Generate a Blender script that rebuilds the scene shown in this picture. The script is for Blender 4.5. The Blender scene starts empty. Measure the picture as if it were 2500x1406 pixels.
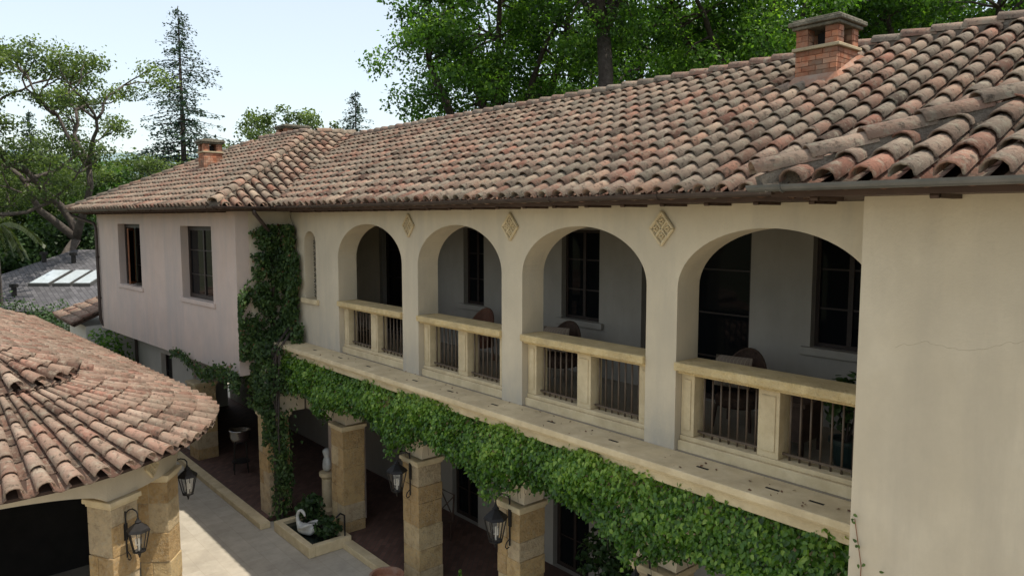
import bpy, math, random
import numpy as np
from mathutils import Vector, Matrix, noise as mnoise
random.seed(7); np.random.seed(7)
R=math.radians
scene=bpy.context.scene
col=scene.collection
GZ=-.45; TZ=-.33
# ------------------------------------------------------------------ camera
CAM=Vector((0,0,6.7)); FPX=1800.0
psi=R(40.3); pit=math.atan(168/FPX)
FH=Vector((-math.cos(psi),math.sin(psi),0)); RT=Vector((math.sin(psi),math.cos(psi),0))
FW=(FH*math.cos(pit)+Vector((0,0,-math.sin(pit)))).normalized(); UP=RT.cross(FW).normalized()
cam_d=bpy.data.cameras.new('camera'); cam=bpy.data.objects.new('camera',cam_d); col.objects.link(cam)
cam.location=CAM; cam.rotation_euler=FW.to_track_quat('-Z','Y').to_euler()
cam_d.sensor_width=36; cam_d.lens=FPX/2500*36; cam_d.clip_end=6000; cam_d.clip_start=.05
scene.camera=cam
def W(px,py,dep): return CAM+(FW+RT*((px-1250)/FPX)-UP*((py-703)/FPX))*dep
# ------------------------------------------------------------------ helpers
def tag(o,label=None,cat=None,group=None,kind=None):
    if label: o['label']=label
    if cat: o['category']=cat
    if group: o['group']=group
    if kind: o['kind']=kind
    return o
def thing(name,loc,label,cat,group=None):
    o=bpy.data.objects.new(name,None); col.objects.link(o); o.location=loc; o.empty_display_size=.2
    return tag(o,label,cat,group)
def adopt(o,parent):
    if parent is not None:
        o.parent=parent
        m=Matrix.Identity(4); p=parent
        while p is not None:
            if p.type=='EMPTY': m=Matrix.Translation(p.location)@m
            p=p.parent
        o.matrix_parent_inverse=m.inverted() if parent.type=='EMPTY' else Matrix.Identity(4)
class MB:
    def __init__(s,M=None): s.v=[];s.f=[];s.t=[];s.M=M
    def add(s,vs,fs,tone=.5):
        b=len(s.v)
        if s.M is not None: vs=[tuple(s.M@Vector(v)) for v in vs]
        s.v.extend([tuple(v) for v in vs]); s.f.extend([tuple(i+b for i in f) for f in fs]); s.t.extend([tone]*len(fs))
    def box(s,x0,x1,y0,y1,z0,z1,tone=.5,M=None):
        vs=[(x,y,z) for z in (z0,z1) for y in (y0,y1) for x in (x0,x1)]
        if M is not None: vs=[tuple(M@Vector(v)) for v in vs]
        s.add(vs,[(0,2,3,1),(4,5,7,6),(0,1,5,4),(2,6,7,3),(0,4,6,2),(1,3,7,5)],tone)
    def prism(s,pts,z0,z1,tone=.5):
        n=len(pts)
        s.add([(x,y,z0) for x,y in pts]+[(x,y,z1) for x,y in pts],
          [tuple(range(n))[::-1],tuple(range(n,2*n))]+[(i,(i+1)%n,n+(i+1)%n,n+i) for i in range(n)],tone)
    def slab(s,pts,th,tone=.5):
        n=len(pts); P=[Vector(p) for p in pts]; nn=(P[1]-P[0]).cross(P[2]-P[0]).normalized()
        if nn.z<0: nn=-nn
        s.add(P+[p-nn*th for p in P],[tuple(range(n)),tuple(range(n,2*n))[::-1]]+[(i,(i+1)%n,n+(i+1)%n,n+i) for i in range(n)],tone)
    def tube(s,pts,rad,n=8,tone=.5,cap=True):
        P=[Vector(p) for p in pts]; m=len(P)
        if not hasattr(rad,'__len__'): rad=[rad]*m
        ref=None; vs=[]
        for i in range(m):
            d=(P[min(i+1,m-1)]-P[max(i-1,0)])
            if d.length<1e-9: d=Vector((0,0,1))
            d.normalize()
            if ref is None: ref=Vector((1,0,0)) if abs(d.x)<.8 else Vector((0,1,0))
            a=(ref-d*ref.dot(d)).normalized(); b=d.cross(a); ref=a
            for k in range(n):
                t=2*math.pi*k/n; vs.append(P[i]+(a*math.cos(t)+b*math.sin(t))*rad[i])
        fs=[(i*n+k,i*n+(k+1)%n,(i+1)*n+(k+1)%n,(i+1)*n+k) for i in range(m-1) for k in range(n)]
        if cap: fs+= [tuple(range(n))[::-1],tuple(range((m-1)*n,m*n))]
        s.add(vs,fs,tone)
    def lathe(s,prof,c,n=24,tone=.5,sx=1,sy=1):
        vs=[];m=len(prof)
        for r,z in prof:
            for k in range(n):
                t=2*math.pi*k/n; vs.append((c[0]+r*math.cos(t)*sx,c[1]+r*math.sin(t)*sy,c[2]+z))
        s.add(vs,[(i*n+k,i*n+(k+1)%n,(i+1)*n+(k+1)%n,(i+1)*n+k) for i in range(m-1) for k in range(n)]+[tuple(range(n))[::-1],tuple(range((m-1)*n,m*n))],tone)
    def build(s,name,mat,parent=None,smooth=False,bevel=0,kind=None):
        me=bpy.data.meshes.new(name); me.from_pydata(s.v,[],s.f)
        a=me.attributes.new('tone','FLOAT','FACE'); a.data.foreach_set('value',s.t)
        me.materials.append(mat)
        if smooth: me.polygons.foreach_set('use_smooth',[True]*len(me.polygons))
        me.update()
        o=bpy.data.objects.new(name,me); col.objects.link(o); adopt(o,parent)
        if bevel:
            b=o.modifiers.new('bevel','BEVEL'); b.width=bevel; b.segments=2; b.limit_method='ANGLE'
        if kind: o['kind']=kind
        return o
def arch_wall(mb,x0,x1,y0,y1,z0,z1,ops,tone=.5,n=24):
    cur=x0
    for a,b,zb,zs,rise in sorted(ops):
        if a>cur+1e-4: mb.box(cur,a,y0,y1,z0,z1,tone)
        if zb>z0+1e-4: mb.box(a,b,y0,y1,z0,zb,tone)
        c=(a+b)/2;h=(b-a)/2; vs=[];fs=[]
        for i in range(n+1):
            t=math.pi*(1-i/n); x=c+h*math.cos(t); z=zs+(rise*math.sin(t) if rise>0 else 0)
            vs+=[(x,y0,z),(x,y0,z1),(x,y1,z),(x,y1,z1)]
        for i in range(n):
            k=i*4; fs+=[(k,k+4,k+5,k+1),(k+2,k+3,k+7,k+6),(k,k+2,k+6,k+4),(k+1,k+5,k+7,k+3)]
        mb.add(vs,fs,tone); cur=b
    if cur<x1-1e-4: mb.box(cur,x1,y0,y1,z0,z1,tone)
# ------------------------------------------------------------------ materials
def lin(c): return tuple(c)+(1,)
def base_mat(name):
    m=bpy.data.materials.new(name); m.use_nodes=True; nt=m.node_tree; b=nt.nodes['Principled BSDF']; return m,nt,b
def ramp(nt,stops):
    r=nt.nodes.new('ShaderNodeValToRGB'); cr=r.color_ramp
    while len(cr.elements)<len(stops): cr.elements.new(.5)
    for e,(p,c) in zip(cr.elements,stops): e.position=p; e.color=lin(c)
    return r
def mix(nt,fac,a,b,mode='MIX'):
    m=nt.nodes.new('ShaderNodeMix'); m.data_type='RGBA'; m.blend_type=mode
    for s,v in ((0,fac),(6,a),(7,b)):
        if isinstance(v,(int,float)): m.inputs[s].default_value=v
        elif isinstance(v,tuple): m.inputs[s].default_value=lin(v)
        else: nt.links.new(v,m.inputs[s])
    return m.outputs[2]
def nse(nt,co,scale,detail=4,rough=.55,stretch=None):
    n=nt.nodes.new('ShaderNodeTexNoise'); n.inputs['Scale'].default_value=scale; n.inputs['Detail'].default_value=detail; n.inputs['Roughness'].default_value=rough
    if stretch:
        mp=nt.nodes.new('ShaderNodeMapping'); mp.inputs['Scale'].default_value=stretch; nt.links.new(co,mp.inputs[0]); co=mp.outputs[0]
    nt.links.new(co,n.inputs['Vector']); return n.outputs['Fac']
def attr(nt,n='tone'):
    a=nt.nodes.new('ShaderNodeAttribute'); a.attribute_name=n; return a.outputs['Fac']
def bump(nt,b,h,st,dist=.02):
    n=nt.nodes.new('ShaderNodeBump'); n.inputs['Strength'].default_value=st; n.inputs['Distance'].default_value=dist
    nt.links.new(h,n.inputs['Height']); nt.links.new(n.outputs[0],b.inputs['Normal'])
def coord(nt): return nt.nodes.new('ShaderNodeTexCoord').outputs['Object']
def mathn(nt,op,a,b):
    m=nt.nodes.new('ShaderNodeMath'); m.operation=op
    for i,v in enumerate((a,b)):
        if isinstance(v,(int,float)): m.inputs[i].default_value=v
        else: nt.links.new(v,m.inputs[i])
    return m.outputs[0]
def surf(name,c1,c2,scale=3,stain=None,sscale=.6,sstretch=(1,1,.35),rough=.85,bst=.3,bscale=40,bdist=.01,tone=0,metal=0,spec=.3,lo=.3,hi=.7,streak=None,foot=None):
    m,nt,b=base_mat(name); co=coord(nt)
    r=ramp(nt,[(lo,c1),(hi,c2)]); nt.links.new(nse(nt,co,scale,6,.6),r.inputs[0]); c=r.outputs[0]
    if stain:
        s=ramp(nt,[(.40,(0,0,0)),(.72,(1,1,1))]); nt.links.new(nse(nt,co,sscale,8,.68,sstretch),s.inputs[0])
        c=mix(nt,s.outputs[0],c,stain)
    if streak:
        s=ramp(nt,[(.48,(0,0,0)),(.8,(.9,.9,.9))]); nt.links.new(nse(nt,co,2.6,6,.65,(1,1,.12)),s.inputs[0])
        c=mix(nt,s.outputs[0],c,streak)
    if foot:  # damp grey weathering just above a ledge: (z0,z1,colour)
        sx=nt.nodes.new('ShaderNodeSeparateXYZ'); nt.links.new(co,sx.inputs[0])
        mr=nt.nodes.new('ShaderNodeMapRange'); mr.inputs['From Min'].default_value=foot[0]; mr.inputs['From Max'].default_value=foot[1]; mr.inputs['To Min'].default_value=1; mr.inputs['To Max'].default_value=0
        nt.links.new(sx.outputs[2],mr.inputs[0]); s=ramp(nt,[(.3,(.1,.1,.1)),(.7,(1,1,1))]); nt.links.new(nse(nt,co,5,8,.7,(1,1,.4)),s.inputs[0])
        c=mix(nt,mathn(nt,'MULTIPLY',mr.outputs[0],s.outputs[0]),c,foot[2])
    if tone:
        t=ramp(nt,[(0,(1-tone,)*3),(1,(1+tone*.6,)*3)]); nt.links.new(attr(nt),t.inputs[0]); c=mix(nt,1.0,c,t.outputs[0],'MULTIPLY')
    nt.links.new(c,b.inputs['Base Color'])
    b.inputs['Roughness'].default_value=rough; b.inputs['Metallic'].default_value=metal; b.inputs['Specular IOR Level'].default_value=spec
    if bst: bump(nt,b,nse(nt,co,bscale,5,.6),bst,bdist)
    return m
M_stucco=surf('cream_stucco',(.54,.455,.325),(.61,.525,.39),1.6,(.47,.40,.295),.8,(1,1,.7),bst=.4,bscale=30,streak=(.45,.385,.29))
M_facade=surf('arcade_stucco',(.55,.465,.33),(.62,.535,.39),1.6,(.48,.415,.305),.9,(1,1,.6),bst=.35,bscale=35,streak=(.44,.385,.295),foot=(3.7,4.6,(.36,.335,.295)))
M_pink=surf('pink_stucco',(.53,.41,.33),(.59,.465,.385),1.8,(.45,.38,.33),.9,(1,1,.5),bst=.35,bscale=38,streak=(.42,.36,.32))
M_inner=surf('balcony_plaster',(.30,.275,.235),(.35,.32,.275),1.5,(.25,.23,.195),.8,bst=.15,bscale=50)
M_lime=surf('cast_limestone',(.58,.465,.275),(.68,.56,.36),5,(.45,.355,.215),2.2,(1,1,1),bst=.5,bscale=45,bdist=.012)
M_rail=surf('rough_limestone',(.58,.43,.20),(.70,.55,.30),7,(.44,.33,.17),3,(1,1,1),bst=.9,bscale=26,bdist=.04)
M_metal=surf('bronze_metal',(.10,.075,.055),(.15,.11,.08),8,rough=.5,bst=0,metal=.2)
M_iron=surf('black_iron',(.015,.014,.013),(.03,.027,.025),8,rough=.5,bst=0,metal=.4)
M_gutter=surf('brown_gutter',(.045,.033,.028),(.08,.058,.048),6,rough=.4,bst=0,metal=.2)
M_gutterg=surf('grey_gutter',(.10,.10,.092),(.155,.15,.14),6,rough=.45,bst=0,metal=.4)
M_wood=surf('dark_wood',(.05,.03,.022),(.09,.055,.04),9,rough=.6,bst=.2)
M_frame=surf('window_wood',(.02,.014,.011),(.035,.022,.017),9,rough=.5,bst=.1)
M_redwood=surf('orange_wood',(.18,.068,.03),(.25,.10,.042),9,rough=.5,bst=.1)
M_brownwood=surf('brown_wood',(.10,.045,.028),(.16,.07,.04),9,rough=.5,bst=.1)
M_lead=surf('weathered_mortar',(.13,.105,.08),(.21,.175,.135),8,rough=.95,bst=.9,bscale=20,bdist=.04)
M_deck=surf('roof_underlay',(.04,.024,.018),(.065,.04,.028),4,rough=.9)
M_brickred=surf('red_brick',(.30,.10,.05),(.45,.19,.10),9,(.33,.25,.18),5,(1,1,1),rough=.9,bst=.6,bscale=50,tone=.45)
M_slate=surf('chimney_stone',(.12,.11,.08),(.24,.21,.155),9,(.07,.065,.045),4,(1,1,1),rough=.9,bst=.9,bscale=20,bdist=.04)
M_buff=surf('buff_stone',(.34,.27,.17),(.44,.36,.23),9,rough=.9,bst=.6,bscale=30)
M_dark=surf('dark_interior',(.012,.011,.01),(.02,.018,.016),3,rough=.9,bst=0)
M_white=surf('white_marble',(.48,.48,.45),(.58,.58,.55),5,(.33,.33,.30),4,(1,1,1),rough=.6,bst=.1)
M_terra=surf('terracotta_pot',(.26,.115,.065),(.37,.18,.11),6,(.30,.25,.20),3,(1,1,1),rough=.85,bst=.3)
M_bluepot=surf('glazed_pot',(.015,.028,.026),(.03,.045,.04),6,rough=.35,bst=0,spec=.3)
M_steel=surf('steel',(.5,.5,.5),(.6,.6,.6),6,rough=.25,bst=0,metal=1)
M_wicker=surf('dark_wicker',(.04,.022,.015),(.08,.047,.03),30,rough=.7,bst=.8,bscale=80,bdist=.01)
M_water=surf('dark_water',(.012,.016,.012),(.02,.025,.02),3,rough=.1,bst=.05,bscale=6,spec=.2)
M_bark=surf('bark',(.035,.027,.022),(.085,.07,.058),5,rough=.95,bst=.9,bscale=10,bdist=.08)
M_barkl=surf('grey_bark',(.06,.05,.042),(.12,.10,.085),4,rough=.95,bst=.8,bscale=8,bdist=.08)
M_nwall=surf('neighbour_wall',(.42,.40,.35),(.50,.47,.41),2,rough=.9)
M_skyl=surf('skylight_glass',(.40,.45,.47),(.5,.55,.57),3,rough=.12,bst=0,spec=.8)
M_candle=surf('candle_sleeve',(.6,.55,.45),(.7,.65,.55),4,rough=.6,bst=0)
def stone_mat():
    m,nt,b=base_mat('sandstone_blocks'); co=coord(nt)
    t=ramp(nt,[(0,(.40,.265,.12)),(.35,(.50,.34,.15)),(.6,(.55,.415,.22)),(.8,(.51,.395,.24)),(1,(.45,.35,.22))]); nt.links.new(attr(nt),t.inputs[0])
    n=nse(nt,co,6,9,.72); r=ramp(nt,[(.28,(.55,.48,.40)),(.5,(1,1,1)),(.8,(1.22,1.18,1.1))]); nt.links.new(n,r.inputs[0])
    c=mix(nt,1.0,t.outputs[0],r.outputs[0],'MULTIPLY')
    f=ramp(nt,[(.5,(0,0,0)),(.7,(.7,.7,.7))]); nt.links.new(nse(nt,co,18,8,.7),f.inputs[0]); c=mix(nt,f.outputs[0],c,(.42,.36,.25))
    nt.links.new(c,b.inputs['Base Color']); b.inputs['Roughness'].default_value=.9
    bump(nt,b,nse(nt,co,14,8,.7),1,.06); return m
M_stone=stone_mat()
def tile_mat(name,stops,lic=(.335,.31,.23),gk=.32):
    m,nt,b=base_mat(name); co=coord(nt)
    t=ramp(nt,stops); nt.links.new(attr(nt),t.inputs[0])
    s=ramp(nt,[(.42,(0,0,0)),(.64,(1,1,1))]); nt.links.new(nse(nt,co,2.6,8,.7),s.inputs[0])
    c=mix(nt,mathn(nt,'MULTIPLY',s.outputs[0],.5),t.outputs[0],(.20,.175,.135))
    l=ramp(nt,[(.51,(0,0,0)),(.65,(1,1,1))]); nt.links.new(nse(nt,co,10,7,.68),l.inputs[0])
    c=mix(nt,mathn(nt,'MULTIPLY',l.outputs[0],.6),c,lic)
    d=ramp(nt,[(.54,(0,0,0)),(.66,(1,1,1))]); nt.links.new(nse(nt,co,14,6,.65),d.inputs[0])
    c=mix(nt,mathn(nt,'MULTIPLY',d.outputs[0],.75),c,(.045,.035,.027))
    g=ramp(nt,[(.46,(0,0,0)),(.62,(1,1,1))]); nt.links.new(nse(nt,co,.9,6,.6),g.inputs[0])
    c=mix(nt,mathn(nt,'MULTIPLY',g.outputs[0],gk),c,(.095,.082,.058))
    nt.links.new(c,b.inputs['Base Color']); b.inputs['Roughness'].default_value=.9; b.inputs['Specular IOR Level'].default_value=.2
    bump(nt,b,nse(nt,co,34,6,.7),.8,.016); return m
M_tile=tile_mat('clay_tiles',[(0,(.055,.032,.023)),(.13,(.215,.10,.068)),(.3,(.27,.165,.118)),(.46,(.21,.165,.125)),(.62,(.315,.225,.165)),(.78,(.30,.14,.095)),(.9,(.375,.285,.205)),(1,(.34,.18,.12))])
M_tilep=tile_mat('tan_clay_tiles',[(0,(.08,.045,.033)),(.2,(.215,.11,.078)),(.45,(.26,.17,.125)),(.65,(.31,.21,.155)),(.85,(.28,.14,.10)),(1,(.37,.275,.21))],(.34,.295,.225),.35)  # browner, greyer tile mix for the pavilion and outbuilding roofs
def brick_mat(name,c1,c2,mortar,sx,sy,ms,rough=.85,rot=0):
    m,nt,b=base_mat(name); co=coord(nt)
    mp=nt.nodes.new('ShaderNodeMapping'); mp.inputs['Rotation'].default_value=(0,0,rot); nt.links.new(co,mp.inputs[0])
    br=nt.nodes.new('ShaderNodeTexBrick'); nt.links.new(mp.outputs[0],br.inputs['Vector'])
    br.inputs['Color1'].default_value=lin(c1); br.inputs['Color2'].default_value=lin(c2); br.inputs['Mortar'].default_value=lin(mortar)
    br.inputs['Scale'].default_value=1; br.inputs['Brick Width'].default_value=sx; br.inputs['Row Height'].default_value=sy; br.inputs['Mortar Size'].default_value=ms
    r=ramp(nt,[(.3,(.72,.72,.72)),(.7,(1.12,1.12,1.12))]); nt.links.new(nse(nt,co,1.3,8,.7),r.inputs[0])
    c=mix(nt,1.0,br.outputs[0],r.outputs[0],'MULTIPLY'); nt.links.new(c,b.inputs['Base Color']); b.inputs['Roughness'].default_value=rough
    bump(nt,b,br.outputs['Fac'],-.3,.006); return m
M_pave=brick_mat('limestone_paving',(.42,.375,.30),(.47,.425,.345),(.38,.335,.265),.62,.41,.005,.8)
M_herr=brick_mat('red_brick_floor',(.085,.042,.03),(.14,.07,.05),(.07,.055,.042),.21,.105,.006,.8,rot=R(45))
M_shingle=brick_mat('grey_shingles',(.06,.058,.062),(.12,.115,.12),(.03,.03,.033),.45,.2,.012,.9)
def glass_mat():
    m,nt,b=base_mat('dark_window_glass'); b.inputs['Base Color'].default_value=(.006,.007,.008,1); b.inputs['Roughness'].default_value=.04; b.inputs['Specular IOR Level'].default_value=.1
    co=coord(nt); bump(nt,b,nse(nt,co,1.5,2),.04,.05); return m
M_glass=glass_mat()
def leaf_mat(name,stops,trans=.35,rough=.5,spec=.3):
    m,nt,b=base_mat(name); out=nt.nodes['Material Output']
    t=ramp(nt,stops); nt.links.new(attr(nt),t.inputs[0]); nt.links.new(t.outputs[0],b.inputs['Base Color']); b.inputs['Roughness'].default_value=rough; b.inputs['Specular IOR Level'].default_value=spec
    tr=nt.nodes.new('ShaderNodeBsdfTranslucent'); c=mix(nt,1.0,t.outputs[0],(1.9,2.0,.7),'MULTIPLY'); nt.links.new(c,tr.inputs[0])
    ms=nt.nodes.new('ShaderNodeMixShader'); ms.inputs[0].default_value=trans; nt.links.new(b.outputs[0],ms.inputs[1]); nt.links.new(tr.outputs[0],ms.inputs[2]); nt.links.new(ms.outputs[0],out.inputs[0]); return m
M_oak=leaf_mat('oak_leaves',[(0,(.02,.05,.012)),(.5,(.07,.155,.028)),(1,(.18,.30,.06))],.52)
M_oakd=leaf_mat('dark_oak_leaves',[(0,(.014,.034,.01)),(.5,(.042,.095,.02)),(1,(.10,.19,.04))],.42)  # darker leaf greens for the farther oaks and some background trees
M_oakp=leaf_mat('pale_oak_leaves',[(0,(.028,.048,.017)),(.5,(.085,.125,.04)),(1,(.17,.225,.08))],.42)
M_con=leaf_mat('conifer_needles',[(0,(.016,.034,.030)),(.5,(.034,.064,.056)),(1,(.065,.10,.08))],.25)
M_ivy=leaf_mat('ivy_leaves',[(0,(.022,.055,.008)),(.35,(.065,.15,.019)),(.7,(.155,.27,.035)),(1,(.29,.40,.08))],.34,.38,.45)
M_vine=leaf_mat('vine_leaves',[(0,(.018,.036,.012)),(.5,(.048,.09,.024)),(.9,(.105,.16,.045)),(1,(.20,.08,.05))],.3,.5)
M_shrub=leaf_mat('shrub_leaves',[(0,(.014,.032,.011)),(.5,(.035,.07,.022)),(1,(.08,.135,.045))],.3)
M_palm=leaf_mat('palm_leaves',[(0,(.022,.034,.014)),(1,(.055,.072,.03))],.3)
M_litter=surf('dry_leaf',(.10,.05,.03),(.18,.09,.05),8,rough=.8,bst=0)
# ------------------------------------------------------------------ leaf objects
SH_Q=np.array([[0,0,0],[.5,.32,.06],[1,0,0],[.5,-.32,.06]]); FQ=[[0,1,2,3]]
SH_I=np.array([[0,0,0],[.22,.33,.10],[.65,.27,.07],[1.05,0,-.08],[.65,-.27,.07],[.22,-.33,.10]]); FI=[[0,3,2,1],[0,5,4,3]]
def leaves(name,C,N,D,S,T,mat,parent,shape='q',kind=None):
    C=np.asarray(C,float);N=np.asarray(N,float);D=np.asarray(D,float);S=np.asarray(S,float);T=np.asarray(T,float)
    N/=np.linalg.norm(N,axis=1,keepdims=True)+1e-9
    D=D-N*np.sum(N*D,axis=1,keepdims=True); D/=np.linalg.norm(D,axis=1,keepdims=True)+1e-9
    B=np.cross(N,D); sh,fs=(SH_Q,FQ) if shape=='q' else (SH_I,FI)
    k=len(sh); V=C[:,None,:]+S[:,None,None]*((sh[None,:,0,None]-.5)*D[:,None,:]+sh[None,:,1,None]*B[:,None,:]+sh[None,:,2,None]*N[:,None,:])
    V=V.reshape(-1,3); n=len(C); F=(np.array(fs)[None,:,:]+(np.arange(n)*k)[:,None,None]).reshape(-1,len(fs[0]))
    me=bpy.data.meshes.new(name); me.vertices.add(len(V)); me.vertices.foreach_set('co',V.ravel())
    me.loops.add(F.size); me.loops.foreach_set('vertex_index',F.ravel().astype(np.int32))
    me.polygons.add(len(F)); me.polygons.foreach_set('loop_start',np.arange(0,F.size,F.shape[1],dtype=np.int32))
    me.update(calc_edges=True)
    a=me.attributes.new('tone','FLOAT','FACE'); a.data.foreach_set('value',np.clip(np.repeat(T,len(fs)),0,1).astype(np.float32))
    me.materials.append(mat); me.validate()
    o=bpy.data.objects.new(name,me); col.objects.link(o); adopt(o,parent)
    if kind:o['kind']=kind
    return o
rnd=np.random
def clump_leaves(clumps,per,size,flat=.7,up=.5):
    C=[];T=[];S=[];N=[]
    for c,r in clumps:
        n=max(8,int(per*(r**1.6)))
        d=rnd.normal(size=(n,3)); d/=np.linalg.norm(d,axis=1,keepdims=True); rr=r*(rnd.random(n)**.45)[:,None]*(1+.35*rnd.normal(size=(n,1))*(rnd.random((n,1))<.3))
        p=d*rr*np.array([1,1,flat]); C.append(p+np.array(c))
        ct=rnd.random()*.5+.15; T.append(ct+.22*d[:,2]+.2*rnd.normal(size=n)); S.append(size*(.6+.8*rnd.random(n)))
        N.append(rnd.normal(size=(n,3))+np.array([0,0,up])+d*.6)
    C=np.concatenate(C); return C,np.concatenate(N),rnd.normal(size=C.shape),np.concatenate(S),np.concatenate(T)
# ------------------------------------------------------------------ world
SUN=Vector((.32,.18,.88)).normalized()
w=bpy.data.worlds.new('World'); scene.world=w; w.use_nodes=True; nt=w.node_tree
sk=nt.nodes.new('ShaderNodeTexSky'); sk.sky_type='NISHITA'; sk.sun_disc=False; sk.sun_elevation=math.asin(SUN.z); sk.sun_rotation=math.atan2(SUN.x,SUN.y)
sk.air_density=1.0; sk.dust_density=2.0; sk.ozone_density=1.0
hz=mix(nt,1.0,sk.outputs[0],(3.2,3.2,2.8),'ADD')   # bright thin haze over the whole sky
nt.links.new(hz,nt.nodes['Background'].inputs[0]); nt.nodes['Background'].inputs[1].default_value=.15
sl=bpy.data.lights.new('sun','SUN'); sl.energy=5.0; sl.angle=R(.5); sl.color=(1,.93,.82)
so=bpy.data.objects.new('sun',sl); col.objects.link(so); so.rotation_euler=SUN.to_track_quat('Z','Y').to_euler(); so.location=(10,20,40)
scene.view_settings.view_transform='Standard'
# ------------------------------------------------------------------ ground
def sheet(name,pts,z,mat,label,cat):
    mb=MB(); mb.add([(x,y,z) for x,y in pts],[tuple(range(len(pts)))]); o=mb.build(name,mat); tag(o,label,cat,kind='structure'); return o
M_ground=surf('dry_grass_ground',(.05,.065,.025),(.11,.10,.05),.15,rough=.95,bst=.3,bscale=3)
sheet('ground',[(-3000,-3000),(3000,-3000),(3000,3000),(-3000,3000)],GZ-.01,M_ground,'green brown ground spreading to the hills','ground')
sheet('courtyard',[(-34,-14),(12,-14),(12,12),(-34,12)],GZ,M_pave,'pale limestone paved courtyard between house and pavilion','paving')
mb=MB(); mb.box(-30,-16.62,6.45,10,GZ+.002,TZ); mb.box(-16.62,-2.8,7.45,10,GZ+.002,TZ); o=mb.build('terrace',M_herr); tag(o,'red brick terrace floor under the arcade','terrace',kind='structure')
mb=MB(); mb.box(-30,-16.3,6.2,6.447,GZ+.002,TZ+.02); mb.box(-14.2,-2.8,7.2,7.43,GZ+.002,TZ+.02); o=mb.build('kerb',M_lime,bevel=.012); tag(o,'pale stone kerb edging the brick terrace','kerb',kind='structure')
mb=MB(); n=160; vs=[];fs=[]
for i in range(n+1):
    px=-1800+i*(6000/n); a=math.atan((px-1250)/FPX)
    d=FH*math.cos(a)+RT*math.sin(a)
    hh=84+16*mnoise.noise(Vector((i*.05,0,0)))+9*mnoise.noise(Vector((i*.22,3,0)))+3*mnoise.noise(Vector((i*.8,5,0)))
    for k,(dist,f) in enumerate(((600,0),(800,.55),(1000,1),(1500,.7))):
        vs.append(tuple(d*dist)[:2]+(hh*f*(1 if k!=1 else 1+.15*mnoise.noise(Vector((i*.3,k,0)))),))
for i in range(n):
    for k in range(3): fs.append((i*4+k,(i+1)*4+k,(i+1)*4+k+1,i*4+k+1))
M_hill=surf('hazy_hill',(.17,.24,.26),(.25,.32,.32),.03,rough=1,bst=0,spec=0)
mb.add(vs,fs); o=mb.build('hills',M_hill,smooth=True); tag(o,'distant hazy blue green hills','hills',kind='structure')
# ================================================================== VILLA
villa=thing('villa',(-10,8,GZ),'two storey mediterranean villa with arched balcony, cream and pink stucco and clay tile roof','house')
ZL=3.78; ZE=6.96
ARCH=[(-14.72,-12.1),(-11.55,-9.1),(-8.6,-6.14),(-5.65,-3.2)]
mb=MB(); arch_wall(mb,-17.25,-2.81,7.5,7.95,3.5,6.88,[(a,b,3.5,5.84,.76) for a,b in ARCH]+[(-16.4,-15.8,4.85,6.15,.27)],n=32)
mb.build('facade_wall',M_facade,villa)
UW=[(-13.5,-12.75,4.78,6.5),(-10.3,-9.3,4.78,6.5),(-5.2,-4.2,4.88,6.55)]
UD=[(-17.1,-15.6,3.78,6.6),(-8.3,-6.18,3.78,6.6)]
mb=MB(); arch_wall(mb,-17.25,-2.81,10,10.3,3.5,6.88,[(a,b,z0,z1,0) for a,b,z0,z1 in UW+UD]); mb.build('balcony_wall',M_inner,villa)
GW=[(-14.0,-13.0,TZ,2.3),(-10.5,-9.5,TZ,2.3)]
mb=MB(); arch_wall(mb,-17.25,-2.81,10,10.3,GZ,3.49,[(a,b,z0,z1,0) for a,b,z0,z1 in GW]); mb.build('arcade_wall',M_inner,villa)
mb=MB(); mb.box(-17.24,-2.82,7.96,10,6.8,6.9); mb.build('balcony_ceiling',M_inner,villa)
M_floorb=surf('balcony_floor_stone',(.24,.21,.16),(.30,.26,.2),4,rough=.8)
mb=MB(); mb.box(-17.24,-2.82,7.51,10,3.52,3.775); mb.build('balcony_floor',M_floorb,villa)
def window(parent,M,x0,x1,z0,z1,y,cols,rows,name='window',fm=M_frame,depth=.07,fw=.06):
    f=MB(M)
    f.box(x0,x0+fw,y,y+depth,z0,z1); f.box(x1-fw,x1,y,y+depth,z0,z1); f.box(x0+fw,x1-fw,y,y+depth,z1-fw,z1); f.box(x0+fw,x1-fw,y,y+depth,z0,z0+fw)
    for i in range(1,cols):
        c=x0+(x1-x0)*i/cols; ww=.035 if i*2==cols else .014; f.box(c-ww,c+ww,y+.005,y+depth-.005,z0+fw,z1-fw)
    for j in range(1,rows):
        c=z0+(z1-z0)*j/rows; f.box(x0+fw,x1-fw,y+.012,y+depth-.012,c-.012,c+.012)
    o=f.build(name,fm,parent); p=MB(M); p.box(x0+.02,x1-.02,y+.03,y+.04,z0+.02,z1-.02); p.build('pane',M_glass,o); return o
def sill(parent,M,x0,x1,z,y0,y1,mat=M_lime,h=.11):
    f=MB(M); f.box(x0-.12,x1+.12,y0,y1,z-h,z+.005); f.build('window_sill',mat,parent,bevel=.01)
for a,b,z0,z1 in UW: window(villa,None,a,b,z0,z1,10.12,2,3); sill(villa,None,a,b,z0-.003,9.93,10.11,M_inner)
for a,b,z0,z1 in UD: window(villa,None,a,b,z0,z1,10.12,2,4,'door',fw=.09)
for a,b,z0,z1 in GW: window(villa,None,a,b,z0,z1,10.12,2,4,'door',fw=.09)
s=MB()
for k in range(11):
    z=4.92+k*.13
    for q in range(4):
        x=-16.33+q*.155
        s.tube([(x+.09*math.cos(t),7.74,z+.06*math.sin(t)) for t in [i*math.pi/4 for i in range(9)]],.014,5,cap=False)
o=s.build('screened_window',M_slate,villa); o['label']='narrow arched window with pierced screen'
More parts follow.
